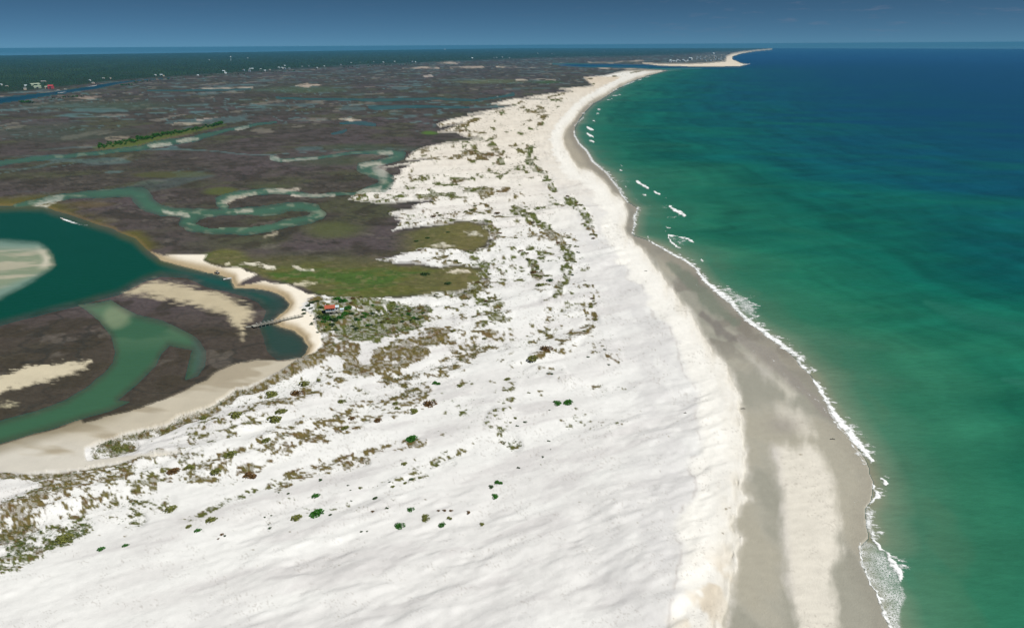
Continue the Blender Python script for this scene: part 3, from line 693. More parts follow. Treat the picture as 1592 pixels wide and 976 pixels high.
def plain(name, c, rough=.7, var=.18, scale=2.0, metal=0.0, bump=0.0):
    mt, nt, b = newmat(name)
    geo = nt.nodes.new('ShaderNodeTexCoord')
    f = noise(nt, geo.outputs['Object'], scale, 4, .65)
    k = math_node(nt, 'ADD', math_node(nt, 'MULTIPLY', math_node(nt, 'SUBTRACT', f, .5), 2 * var), 1.0)
    nt.links.new(mulcol(nt, tuple(c), k), b.inputs['Base Color'])
    b.inputs['Roughness'].default_value = rough; b.inputs['Metallic'].default_value = metal
    return mt
def leafmat(name, c, var=.5, attr=False):
    mt, nt, b = newmat(name)
    geo = nt.nodes.new('ShaderNodeNewGeometry')
    f = noise(nt, geo.outputs['Position'], .8, 3, .7)
    rp = math_node(nt, 'ADD', math_node(nt, 'MULTIPLY', math_node(nt, 'SUBTRACT', f, .5), 2 * var), 1.0)
    if attr:
        at = N(nt, 'ShaderNodeAttribute', attribute_name='tone'); src = at.outputs['Color']
    else: src = tuple(c)
    nt.links.new(mulcol(nt, src, rp), b.inputs['Base Color'])
    b.inputs['Roughness'].default_value = .75; b.inputs['Specular IOR Level'].default_value = .15
    return mt

M_ground = ground_mat()
M_sea = water_mat('sea_water', .55, .3, .2)
M_creek = water_mat('creek_water', .18, .3, .12)
M_foam = foam_mat()

# ------------------------------------------------------------------ build the setting
q = lambda a: a[:-1, :-1]
rough_cover = np.clip((1 - SAND) * .8 + vk * .6, 0, 1)
attrs = dict(wet=wet, rough_cover=rough_cover)
deepm = np.minimum.reduce([wd[:-1, :-1], wd[1:, :-1], wd[:-1, 1:], wd[1:, 1:]])
shal = np.maximum.reduce([wd[:-1, :-1], wd[1:, :-1], wd[:-1, 1:], wd[1:, 1:]])
land = deepm < .9
isand = q(SAND) > .5
imead = (q(MEAD) > .5) & ~isand
ifor = (q(fo) > .5) & ~isand
imar = ~isand & ~imead & ~ifor
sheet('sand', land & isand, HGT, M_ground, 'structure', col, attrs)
sheet('marsh_grass', land & imar, HGT, M_ground, 'stuff', col, attrs)
sheet('meadow_grass', land & imead, HGT, M_ground, 'stuff', col, attrs)
sheet('mainland_ground', land & ifor, HGT, M_ground, 'structure', col, attrs)
water = shal > -.02
kq = np.maximum.reduce([kind[:-1, :-1], kind[1:, :-1], kind[:-1, 1:], kind[1:, 1:]])
swell = (fbm(WX / 18 + WY / 30, WY / 9, 3, 2) - .5) * .5 * ss(15, 60, off) * ss(900, 300, off)
W0 = np.zeros(shape) + swell * (kind == 1)
sheet('sea', water & (kq <= 1), W0, M_sea, 'structure', wcol, {})
sheet('tidal_creek_water', water & (kq == 2), np.zeros(shape), M_creek, 'structure', wcol, {})
sheet('waterway', water & (kq == 3), np.zeros(shape), M_creek, 'structure', wcol, {})

# ---- surf
cover = np.zeros(shape); lace = np.zeros(shape)
fx = GX + S * (fbm(WX / 3.2, WY / 3.2, 3, 1) - .5) * 5; fy = GY + S * (fbm(WX / 3.2 + 9, WY / 3.2, 3, 3) - .5) * 4
streak = fbm(WY / 1.6 + WX / 9, off / 9, 3, 5)
for q_, (w, pts) in enumerate(FOAM):
    if 5 < q_ < 18 and w > .5:
        sw = stroke(GX, GY, [(a_ + b_w * 1.6, b_ - b_w * .4, b_w * 2.3) for a_, b_, b_w in pts], 1.6)
        cover = np.maximum(cover, .62 * ss(-.5, 1, sw) * ss(.42, .62, streak))
    s = stroke(fx, fy, pts, 1.9)
    cover = np.maximum(cover, .9 * w * ss(-1.0, .9, s))
for pl in LACE:
    s = poly_sd(fx, fy, pl, 10); lace = np.maximum(lace, ss(-1, 3, s) * .8)
fm = np.maximum(cover, lace)
fq = np.maximum.reduce([fm[:-1, :-1], fm[1:, :-1], fm[:-1, 1:], fm[1:, 1:]]) > .03
ZF = np.maximum(np.maximum(HGT, W0), 0) + .06 + cover ** 2 * .35
o = sheet('surf_foam', fq, ZF, M_foam, 'stuff', np.ones(shape + (3,)), dict(cover=cover, lace=lace))
tag(o, 'white foam of breaking waves strung along the sea edge of the beach')

def zat(x, y):
    """terrain height at a map point"""
    i = int(np.argmin(np.abs(xs - x))); j = int(np.argmin(np.abs(GY[:, i] - y)))
    return float(max(HGT[j, i], 0))
# ------------------------------------------------------------------ vegetation
def gat(A, x, y):
    """look a survey grid value up at map points"""
    x = np.asarray(x, float); y = np.asarray(y, float)
    i = np.clip(np.interp(x, xs, np.arange(NX)), 0, NX - 1)
    hh = np.interp(x, *HORIZON)
    v = (y - hh) / (1 - (hh - 80) / 400) ; big = y > 480
    v = np.where(big, y - 80, v)
    j = np.clip(np.interp(v, vs, np.arange(NY)), 0, NY - 1)
    return A[np.round(j).astype(int), np.round(i).astype(int)]

def tufts(px, py, wid, tone, hfac, blades):
    """soft clumps: blades of grass fanning out from each point; wid in metres"""
    n = len(px)
    X, Y = ground(px, py); Z = np.maximum(gat(HGT, px, py), .05) - .08
    k = blades
    ang = rng.random((n, k)) * 2 * np.pi; rad = np.sqrt(rng.random((n, k))) * .5
    bx = X[:, None] + np.cos(ang) * rad * wid[:, None]; by = Y[:, None] + np.sin(ang) * rad * wid[:, None]
    hgt = (1 - .9 * rad ** 2 * 2) * hfac * wid[:, None] * (.6 + .6 * rng.random((n, k)))
    ta = rng.random((n, k)) * 2 * np.pi; tw = wid[:, None] * (.16 + .14 * rng.random((n, k)))
    lean = wid[:, None] * .22 * rng.random((n, k))
    la = ang + rng.normal(0, .6, (n, k))
    Zb = np.broadcast_to(Z[:, None], bx.shape)
    v0 = np.stack([bx - np.cos(ta) * tw, by - np.sin(ta) * tw, Zb + hgt * .15], -1)
    v1 = np.stack([bx + np.cos(ta) * tw, by + np.sin(ta) * tw, Zb + hgt * .15 * rng.random((n, k))], -1)
    v2 = np.stack([bx + np.cos(la) * lean, by + np.sin(la) * lean, Zb + hgt], -1)
    V = np.stack([v0, v1, v2], 2).reshape(-1, 3)
    F = np.arange(n * k * 3).reshape(-1, 3)
    c = np.repeat(tone, k * 3, 0) * np.repeat(.75 + .5 * rng.random((n * k, 1)), 3, 0)
    return V, F, c

TONES = np.array([alb(92,68,40), alb(100,88,46), alb(86,90,42), alb(70,88,36), alb(58,86,32), alb(128,124,80)])
cand = 560000
cx_ = rng.uniform(-60, 990, cand); cy_ = rng.uniform(108, 930, cand)
ok = gat(VP * sandcover, cx_, cy_); vd = gat(VD, cx_, cy_); vt0 = gat(VT, cx_, cy_); sc_ = gat(sandcover, cx_, cy_)
acc = (rng.random(cand) < .5 * ok + .06 * vd * sc_)
px = cx_[acc] + rng.uniform(-.5, .5, acc.sum()); py = cy_[acc] + rng.uniform(-.4, .4, acc.sum()); vt = vt0[acc]
msz = mpp(px, py)
cl = fbm(px / 9, py / 5, 3, 5)
wid = msz * rng.uniform(1.1, 2.8, len(px)) * (.6 + .8 * cl) * (1 - .35 * ss(300, 120, py))
ti = np.clip(np.round(vt * 3.4 + rng.normal(1.1, .8, len(px)) + (cl - .5) * 3), 0, 5).astype(int)
M_grass = leafmat('dune_grass', (.1, .1, .05), .3, attr=True)
spk = rng.random(cand) < .26 * ss(.04, .5, vd) * sc_ * (fbm(cx_ / 8, cy_ / 4, 3, 3) > .5)
px = np.concatenate([px, cx_[spk]]); py = np.concatenate([py, cy_[spk]]); wid = np.concatenate([wid, mpp(cx_[spk], cy_[spk]) * rng.uniform(.8, 2.1, spk.sum())]); ti = np.concatenate([ti, rng.integers(1, 5, spk.sum())])
V, F, c = tufts(px, py, wid, TONES[ti] * 1.28, .3, 7)
o = link('dune_grass', np_mesh('dune_grass', V, F, False, cols=c), M_grass)
tag(o, 'olive and brown tufts of beach grass scattered over the white dunes', kind='stuff')
print('tufts', len(px))

# leafy shrubs: a few meshes shared by many things
M_leaf = [leafmat('shrub_leaf_green', alb(52,104,30)), leafmat('shrub_leaf_olive', alb(110,114,56)), leafmat('shrub_leaf_brown', alb(104,80,46)), leafmat('shrub_leaf_dark', alb(54,78,38))]
def shrub_mesh(seed, n=260, flat=.5):
    r = np.random.default_rng(seed)
    nl = r.integers(3, 6)
    la = r.random(nl) * 6.28; lc = np.stack([np.cos(la) * .26, np.sin(la) * .26, np.zeros(nl)], -1) * r.uniform(.5, 1.2, (nl, 1)); lr = r.uniform(.22, .34, nl)
    w_ = r.integers(0, nl, n)
    th = r.random(n) * 6.28; ph = np.arccos(r.uniform(0, 1, n)); rr = lr[w_] * (.72 + .36 * r.random(n))
    p = lc[w_] + np.stack([np.sin(ph) * np.cos(th) * rr, np.sin(ph) * np.sin(th) * rr, np.cos(ph) * rr * flat * 2], -1)
    a = r.normal(size=(n, 3)); a /= np.linalg.norm(a, axis=1)[:, None]
    b = np.cross(a, r.normal(size=(n, 3))); b /= np.linalg.norm(b, axis=1)[:, None]
    s = r.uniform(.05, .1, (n, 1))
    V = np.stack([p - a * s, p + b * s * .8, p + a * s, p - b * s * .8], 1).reshape(-1, 3)
    V[:, 2] = np.maximum(V[:, 2], -.03)
    return V, np.arange(n * 4).reshape(-1, 4)
SHV = [shrub_mesh(s) for s in range(7)]
SHRUB = {}
def shrub(x, y, wpx, tone=0, label=None, group=None, hf=1.0, deep=1.0, name='dune_shrub', cat='shrub'):
    k = (int(rng.integers(0, 7)), tone)
    if k not in SHRUB:
        me = np_mesh('shrub_leaves', *SHV[k[0]]); me.materials.append(M_leaf[tone]); SHRUB[k] = me
    o = bpy.data.objects.new(name, SHRUB[k]); COL.objects.link(o)
    s = float(mpp(x, y)) * wpx
    o.location = P(x, y, zat(x, y) - .05)
    o.scale = (s, s * deep, s * .8 * hf); o.rotation_euler.z = 0 if deep != 1 else random.uniform(0, 6.28)
    return tag(o, label, cat, group)

# the shrubs that stand alone on the open sand, each with its own description
for x, y, wpx, tone, lab in [
 (620.7,819,15,0,'bright green oval shrub nearest the camera on bare white sand'),
 (637.7,794,11,0,'green squarish shrub on bare sand above the nearest oval shrub'),
 (661,804,10,1,'upper shrub of a touching yellow green pair on bare sand'),
 (662,811,12,1,'lower shrub of a touching yellow green pair on bare sand'),
 (687,815,12,0,'deep green round shrub with a small brownish one at its upper right'),
 (698.6,809,9,1,'small brownish green shrub touching a rounder deep green shrub'),
 (775,751,14,0,'largest deep green shrub of the isolated trio on open sand'),
 (762,757,9,3,'dark left shrub of the isolated trio on open sand'),
 (767.5,771.5,12,0,'lower oval green shrub of the isolated trio on open sand'),
 (629,723,10,1,'yellow green upright shrub at the right end of the long grass line'),
 (748,815,9,1,'ragged olive shrub alone to the right of the near green shrubs'),
 (727,799,7,2,'small brown wispy shrub beside the ragged olive shrub'),
 (864,630,15,0,'left oval shrub of two green shrubs side by side on smooth sand'),
 (883,629,17,0,'right lobed shrub of two green shrubs side by side on smooth sand'),
 (857,588,6,3,'small dark shrub with a grassy tail above the green side by side pair'),
 (678,597,15,0,'vivid green round shrub below the yellow speckled grass belt'),
 (667.5,631,20,2,'wide rust brown shrub on pale sand below the vivid round shrub'),
 (641,642,15,1,'flat olive shrub left of the wide rust brown shrub'),
 (587.5,657.7,13,2,'brown shrub mound alone between two grass patches'),
 (849,550,18,2,'brown rectangular shrub patch on the sand toward the beach'),
 (827.7,563,19,1,'long olive shrub left of and below the brown rectangular patch'),
 (363,655,22,1,'broad flat green shrub on pale sand beside the tidal flat'),
 (388,742,22,2,'broad rust brown shrub on the left dune slope'),
 (492.5,801,22,0,'long low green shrub among small dark ones on lower sand'),
 (462,809,17,1,'patchy olive shrub left of the long low green shrub'),
 (491,773.4,11,0,'compact green shrub above the long low green shrub'),
 (345.7,834.7,6,2,'dark red brown shrub lying lowest on the left sand'),
 (855,438,13,3,'dark green crescent shrub at the foot of the dune ridge'),
 (841,445,15,1,'lowest olive shrub mound below the dark crescent shrub'),
 (837,431,14,1,'arched olive shrub mound left of the dark crescent shrub'),
 (898.5,396,7,3,'dark compact shrub on the seaward edge of the grassy ridge'),
 (647.5,376,8,3,'left dark bush of two close together in the olive meadow'),
 (665,371,8,3,'right dark bush of two close together in the olive meadow'),
 (696.5,362,6,3,'small dark bush near the top edge of the olive meadow'),
 (660,428,14,3,'large dark bush in the middle of the green meadow'),
 (697,442,12,3,'dark bush near the sandy right tip of the green meadow')]:
    shrub(x, y, wpx, tone, lab, hf=.75, deep=1.25)
G_SMALL = 'small shrubs scattered on the open white sand'
for x, y, wpx, tone in [(894,637,3,3),(854,641.6,3.5,3),(537,669,14,1),(547.6,654,12,2),(470.7,598,19,1),(494,590.6,8,1),(530.7,624.5,12,1),(423,658,25,1),(437,644.5,16,1),(415,693.6,14,1),(640,686,20,0),(789,592,12,1),(852,586.7,5,3),(713,601,12,1),(418,613.7,22,1),(461,613.7,20,2),(615,629,11,1),(618,638,11,1),(313.6,650.6,14,1),(267,792,18,1),(336.6,737.6,16,1),(359,716,20,1),(270,736,18,2),(295.7,731.5,17,1),(308,829,9,0),(329,813,14,1),(195.6,850.7,8,0),(157.7,855,11,0),(100,838,22,1),(294,822.5,9,1),(583.5,776.4,9,3),(579,799,7,2),(601.7,794.6,6,3),(420,822.5,6,3),(513.7,803.4,6,3),(448.5,771,5,3),(433,770,4,3),(497,747,7,3),(835,415,9,1),(820,407,9,1),(830,424,12,2),(884,373,9,1),(896,386.6,9,1),(892.5,414,9,1),(889,431,6,3),(876,440.6,7,1),(849,430.5,8,1),(810,393,8,2),(802,374,8,1),(690,797,7,2),(681,797,6,2),(701,797,6,2),(853,687,6,3),(843,711,5,3),(806,727,6,3),(856,700,3,3),(822,614,6,1),(800,655,7,1),(816,660,6,3),(804,666,6,3),(793,661,5,1),(914,559,5,3),(946,570,5,3),(940,549,6,3),(349,837,5,3),(340,841,4,2),(562,830,4,3),(571,829,4,3),(421,803,4,3),(411,806,4,3),(417,817,4,3),(541,758,4,3),(545,765,3,3),(546,780,4,3),(560,761,6,1),(611,759,7,1),(630,753,7,1),(640,748,7,3),(653,745,6,1),(606,752,5,3)]:
    shrub(x, y, wpx, tone, {0:'small green shrub on open white sand',1:'low olive shrub clump on open white sand',2:'low brown shrub clump on open white sand',3:'small dark shrub dot on open white sand'}[tone], G_SMALL, hf=.75, deep=1.15)
# clumps along the grassy ridges, drawn from the same density map
cc = 0
while cc < 110:
    x, y = rng.uniform(540, 960), rng.uniform(300, 600)
    if gat(VD * sandcover, x, y) > .55 and gat(sb, x, y) > .9 and y < 470 + 80 * rng.random():
        shrub(x, y, rng.uniform(4, 9), int(rng.choice([1, 1, 1, 2])), 'rounded shrub mound on the grassy dune ridge', 'shrub mounds on the dune ridges', hf=.8); cc += 1
# thicket round the house
for x, y, wpx, tone in [(500,497,16,3),(509,500,18,0),(519,501,17,3),(528,498,14,0),(536,491,13,0),(541,483,14,0),(534,475,14,0),(524,471,12,0),(546,489,10,3),(499,484,9,3),(497,491,8,1),(507,493,10,3),(503,505,10,0),(516,507,10,3)]:
    shrub(x, y, wpx, tone, 'dense green thicket bush crowding round the red roofed house', 'bushes crowding round the red roofed house', hf=1.1, name='thicket_bush', cat='bush')
for x, y, wpx in [(474,484,9),(473,490,8),(480,480,9),(486,477,9),(493,474,8),(484,484,7)]:
    shrub(x, y, wpx, 3, 'dark bush on the bank above the pier landing', 'bushes on the bank above the pier', hf=1.0, name='thicket_bush', cat='bush')
for x, y, wpx in [(489,499,5),(486,504,6),(484,507,7),(494,519,5),(483,493,3)]:
    shrub(x, y, wpx, 3, 'small bush on the sandy path below the house', 'small bushes on the path below the house', hf=1.0, name='thicket_bush', cat='bush')
cc = 0
while cc < 60:
    x, y = rng.uniform(500, 668), rng.uniform(474, 525)
    if (x - 550) ** 2 / 9000 + (y - 492) ** 2 / 420 < 1.4 and (x > 550 or y > 506):
        shrub(x, y, rng.uniform(4, 10), int(rng.choice([0, 1, 1, 3, 3])), 'low green shrub in the scrub beside the red roofed house', 'shrubs of the scrub beside the house', hf=.8, name='scrub_shrub'); cc += 1

# trees of the marsh island: trunk and crown
M_bark = plain('bark', alb(96,80,64), .9)
def crown_mesh(seed, n=420):
    r = np.random.default_rng(seed)
    nl = 6
    lc = r.normal(0, .22, (nl, 3)) * (1, 1, .7) + (0, 0, .62); lr = r.uniform(.2, .32, nl)
    w_ = r.integers(0, nl, n); d = r.normal(size=(n, 3)); d /= np.linalg.norm(d, axis=1)[:, None]
    p = lc[w_] + d * (lr[w_] * r.uniform(.6, 1.05, n))[:, None]
    a = r.normal(size=(n, 3)); a /= np.linalg.norm(a, axis=1)[:, None]
    b = np.cross(a, r.normal(size=(n, 3))); b /= np.linalg.norm(b, axis=1)[:, None]
    s = r.uniform(.05, .1, (n, 1))
    return np.stack([p - a * s, p + b * s * .8, p + a * s, p - b * s * .8], 1).reshape(-1, 3), np.arange(n * 4).reshape(-1, 4)
def trunk_mesh():
    bm = bmesh.new()
    bmesh.ops.create_cone(bm, segments=7, radius1=.045, radius2=.02, depth=.6, cap_ends=True, matrix=Matrix.Translation((0, 0, .27)))
    for a in (0, 2.1, 4.2):
        mt = Matrix.Translation((.1 * math.cos(a), .1 * math.sin(a), .55)) @ Matrix.Rotation(a, 4, 'Z') @ Matrix.Rotation(.7, 4, 'Y')
        bmesh.ops.create_cone(bm, segments=5, radius1=.02, radius2=.008, depth=.32, matrix=mt)
    me = bpy.data.meshes.new('trunk'); bm.to_mesh(me); bm.free(); me.materials.append(M_bark); return me
TRK = trunk_mesh(); CRW = []
for s in range(4):
    for t in (0, 3):
        me = np_mesh('crown', *crown_mesh(40 + s)); me.materials.append(M_leaf[t]); CRW.append(me)
def tree(x, y, h, lab, group, ci=None, name='tree'):
    r = bpy.data.objects.new(name, None); COL.objects.link(r); r.empty_display_size = 1
    r.location = P(x, y, zat(x, y)); r.scale = (h * 1.2, h * 1.2, h); r.rotation_euler.z = random.uniform(0, 6.28)
    tag(r, lab, 'tree', group)
    for n, me in (('trunk', TRK), ('crown', CRW[random.randrange(8) if ci is None else ci])):
        c = bpy.data.objects.new(n, me); COL.objects.link(c); c.parent = r
    return r
for i in range(84):
    t = (i + random.random() * .8) / 84
    x = 152 + 195 * t; y = np.interp(x, [150, 200, 260, 330, 348], [228.6, 222, 210, 197, 193.6]) + rng.normal(0, 1.6) * (1.4 - t)
    h = rng.uniform(5, 8.5) if not 205 < x < 260 else rng.uniform(7, 11)
    if t > .92: h = rng.uniform(9, 13)
    tree(x, y, h * .75, 'small green tree on the narrow marsh island by the creek' if t <= .92 else 'taller dark tree at the right tip of the marsh island', 'trees on the narrow marsh island', random.choice([0, 2, 4, 6]))
for x0, x1, y0, y1, n, h in [(31,51,160.5,161,9,8),(80,95,154,154,4,5),(98,127,152.6,151.4,9,6),(188,205,134,133,8,8),(206,234,130,127,7,7),(258,285,124,122.4,8,7),(316,330,120,119,6,7),(360,380,117,116.4,5,8),(404,462,113,111,12,8),(530,560,105.6,104.6,8,9),(570,642,103.6,100.6,16,10),(70,80,157,156,3,4)]:
    for k in range(n):
        t = (k + random.random()) / n
        tree(x0 + (x1 - x0) * t, y0 + (y1 - y0) * t + rng.normal(0, .25), h * rng.uniform(.7, 1.3), 'dark tree in the tree lines along the far waterway', 'dark trees along the far waterway')

# the mainland forest: a mass of canopies
def domes(px, py, rad, hgt, tone):
    n = len(px); X, Y = ground(px, py)
    k = 7; a = np.arange(k) / k * 2 * np.pi
    jit = .75 + .5 * rng.random((n, k))
    r1x = X[:, None] + np.cos(a) * rad[:, None] * jit; r1y = Y[:, None] + np.sin(a) * rad[:, None] * jit
    r2x = X[:, None] + np.cos(a + .4) * rad[:, None] * .6 * jit; r2y = Y[:, None] + np.sin(a + .4) * rad[:, None] * .6 * jit
    z0 = np.broadcast_to(np.full((n, 1), 1.5), (n, k)); z1 = hgt[:, None] * (.6 + .3 * rng.random((n, k)))
    V = np.concatenate([np.stack([r1x, r1y, z0], -1), np.stack([r2x, r2y, z1], -1), np.stack([X, Y, hgt], -1)[:, None]], 1)
    i = np.arange(k); j = (i + 1) % k
    f = np.concatenate([np.stack([i, j, j + k], -1), np.stack([i, j + k, i + k], -1), np.stack([i + k, j + k, np.full(k, 2 * k)], -1)])
    F = (f[None] + np.arange(n)[:, None, None] * (2 * k + 1)).reshape(-1, 3)
    c = np.repeat(tone, 2 * k + 1, 0) * (.85 + .3 * rng.random((n * (2 * k + 1), 1)))
    return V.reshape(-1, 3), F, c
cand = 60000
fx_ = rng.uniform(-300, 1230, cand); tt = rng.random(cand) ** .9
hz = np.interp(fx_, *HORIZON); fy_ = hz + .15 + tt * 70
sdf = poly_sd(fx_, fy_, FOREST, 30)
acc = (sdf > .3) & (rng.random(cand) < np.where(sdf < 8, .75, .95)) & (gat(wd, fx_, fy_) < 0)
clear = fbm(fx_ / 22, fy_ / 3.0, 3, 6)
acc &= ~((clear > .66) & (sdf < 12))
acc &= ~((fx_ > 1000) & (rng.random(cand) < .72))
fx_, fy_ = fx_[acc], fy_[acc]
mp_ = mpp(fx_, fy_)
rad = mp_ * rng.uniform(.7, 1.5, len(fx_)); rad = np.minimum(rad, 26); hgt = np.minimum(rng.uniform(7, 13, len(fx_)) * np.where(fx_ > 1000, .5, 1), rad * 1.8)
g = fbm(fx_ / 40, fy_ / 5, 3, 2)[:, None]
tone = alb(22,46,26) * (1 - g) + alb(42,62,32) * g
V, F, c = domes(fx_, fy_, rad, hgt, tone * (.75 + .5 * rng.random((len(fx_), 1))))
o = link('forest', np_mesh('forest', V, F, True, cols=c), leafmat('forest_canopy', (.03, .06, .03), .35, attr=True))
tag(o, 'dark green mainland forest reaching to the horizon', kind='stuff')
print('forest', len(fx_))

# ------------------------------------------------------------------ built things
def box(bm, cx, cy, cz, sx, sy, sz, rot=0.0, tilt=None):
    mt = Matrix.Translation((cx, cy, cz)) @ Matrix.Rotation(rot, 4, 'Z')
    if tilt is not None: mt = mt @ tilt
    bmesh.ops.create_cube(bm, size=1, matrix=mt @ Matrix.Diagonal((sx, sy, sz, 1)))
def bar(bm, a, b, r, seg=6):
    a, b = Vector(a), Vector(b); d = b - a
    mt = Matrix.Translation((a + b) / 2) @ d.to_track_quat('Z', 'Y').to_matrix().to_4x4()
    bmesh.ops.create_cone(bm, segments=seg, radius1=r, radius2=r, depth=d.length, cap_ends=True, matrix=mt)
def obj(name, bm, mat, parent=None, loc=None):
    me = bpy.data.meshes.new(name); bm.normal_update(); bm.to_mesh(me); bm.free()
    o = link(name, me, mat, parent)
    if loc is not None: o.location = loc
    return o
def empty(name, loc, rz=0.0):
    o = bpy.data.objects.new(name, None); COL.objects.link(o); o.location = loc; o.rotation_euler.z = rz; return o
def NB(): return bmesh.new()
def gable(bm, x0, x1, y0, y1, z0, zr, t=.18, over=.4):
    """gabled roof with its ridge along x, as two slabs with thickness"""
    yc = (y0 + y1) / 2
    for s, ye in ((-1, y0 - over), (1, y1 + over)):
        zl = z0 - (zr - z0) / (abs(ye - s * -over * 0 - yc)) * 0 - over * .35
        a = [(x0 - over, ye, zl), (x1 + over, ye, zl), (x1 + over, yc, zr), (x0 - over, yc, zr)]
        lo = [bm.verts.new(p) for p in a]; hi = [bm.verts.new((p[0], p[1], p[2] + t)) for p in a]
        for f in ((lo[3], lo[2], lo[1], lo[0]), (hi[0], hi[1], hi[2], hi[3]), (lo[0], lo[1], hi[1], hi[0]), (lo[1], lo[2], hi[2], hi[1]), (lo[2], lo[3], hi[3], hi[2]), (lo[3], lo[0], hi[0], hi[3])):
            bm.faces.new(f)
    bmesh.ops.recalc_face_normals(bm, faces=bm.faces)
def gabled_walls(bm, x0, x1, y0, y1, z0, z1, zr):
    yc = (y0 + y1) / 2
    v = {}
    for k, p in dict(a=(x0,y0,z0), b=(x1,y0,z0), c=(x1,y1,z0), d=(x0,y1,z0), A=(x0,y0,z1), B=(x1,y0,z1), C=(x1,y1,z1), D=(x0,y1,z1), E=(x0,yc,zr-.05), F=(x1,yc,zr-.05)).items():
        v[k] = bm.verts.new(p)
    for f in ('abBA', 'cdDC', 'bcCFB', 'daAED', 'dcba'):
        bm.faces.new([v[k] for k in f])

M_red = plain('red_shingle', alb(170,82,56), .8, .7, 1.4); M_white = plain('white_paint', alb(212,214,214), .55, .06); M_blue = plain('blue_grey_siding', alb(150,170,190), .7, .12)
M_pale = plain('pale_metal_roof', alb(206,224,232), .45, .08); M_wood = plain('weathered_wood', alb(150,148,138), .85, .3, 3); M_dwood = plain('wet_wood', alb(86,84,76), .85, .3, 3)
M_glass = plain('window_glass', (.02, .03, .04), .08, 0); M_dark = plain('dark_grey', alb(60,62,66), .7); M_grey = plain('grey_roof', alb(150,152,150), .8, .15); M_tan = plain('tan_siding', alb(196,180,156), .8, .1)
M_brick = plain('brick_chimney', alb(140,90,74), .9, .3, 6); M_black = plain('black_plastic', (.02, .02, .022), .5); M_navy = plain('navy_hull', alb(36,54,78), .35, .1); M_pink = plain('red_boathouse', alb(184,66,72), .7, .15); M_green = plain('pale_green_roof', alb(170,184,160), .8, .15)

# the stilt house
hz_ = zat(515, 488)
hs = empty('stilt_house', P(514.5, 489, hz_), R(12)); hs.scale = (.86,) * 3
tag(hs, 'stilt cottage with orange red roof and white decks among green bushes', 'house')
bm = NB(); gabled_walls(bm, -4.2, 3.4, -3, 3, 2.2, 4.9, 6.7); obj('wall', bm, M_blue, hs)
bm = NB(); gable(bm, -4.2, 3.4, -3, 3, 4.9, 6.8, over=.7); rf = obj('roof', bm, M_red, hs)
bm = NB(); box(bm, -3.9, 1.6, 6.6, .7, .7, 1.8); obj('chimney', bm, M_white, rf)
bm = NB(); box(bm, 5.1, .6, 3.6, 3.3, 4.4, 2.8); obj('annex_wall', bm, M_white, hs)
bm = NB(); box(bm, 5.3, .5, 5.15, 4.2, 5.2, .2, 0, Matrix.Rotation(R(6), 4, 'X')); obj('annex_roof', bm, M_pale, hs)
bm = NB(); box(bm, .2, -4.4, 2.1, 8.4, 2.5, .2); box(bm, 6.2, -3.2, 2.1, 3.4, 2.9, .2); obj('deck', bm, M_wood, hs)
bm = NB()
for x in np.arange(-4, 4.2, 1.6): box(bm, x, -5.6, 2.75, .1, .1, 1.1)
box(bm, 0, -5.6, 3.3, 8.4, .1, .1); box(bm, 0, -5.6, 2.85, 8.4, .06, .08); obj('railing', bm, M_white, hs)
for x in (-3.8, -1.2, 1.4, 4.2, 6.6):
    for y in (-5.2, -2.6, 2.4):
        bm = NB(); bar(bm, (x, y, -.6), (x, y, 2.0), .16, 8); obj('post', bm, M_wood, hs)
for x in (-2.6, -.6, 2.6):
    bm = NB(); box(bm, x, -3.03, 3.7, 1.1, .1, 1.3); fr = obj('window', bm, M_white, hs)
    bm = NB(); box(bm, x, -3.09, 3.7, .9, .04, 1.1); obj('pane', bm, M_glass, fr)
bm = NB(); box(bm, 1.1, -3.04, 3.3, 1.0, .1, 2.1); dr = obj('door', bm, M_dark, hs)
bm = NB(); box(bm, 1.5, -3.12, 3.2, .08, .08, .16); obj('handle', bm, M_pale, dr)
bm = NB(); box(bm, 5.2, -1.64, 3.7, 1.2, .08, 1.2); fr = obj('window', bm, M_dark, hs)
bm = NB(); box(bm, 5.2, -1.7, 3.7, 1.0, .04, 1.0); obj('pane', bm, M_glass, fr)
bm = NB()
for i in range(9): box(bm, 7.4 + i * .3, -4.2, 2.0 - i * .22, .32, 1.2, .07)
obj('stair', bm, M_wood, hs)
wt = empty('water_cistern', P(532, 487.5, zat(532, 487.5)), R(12)); tag(wt, 'small white shed with a sloping roof right of the stilt cottage', 'shed')
bm = NB(); box(bm, 0, 0, 1.0, 2.6, 2.4, 2.0); obj('wall', bm, M_white, wt)
bm = NB(); box(bm, 0, 0, 2.12, 3.1, 2.9, .16, 0, Matrix.Rotation(R(8), 4, 'X')); obj('roof', bm, M_pale, wt)
wt.name = 'shed'

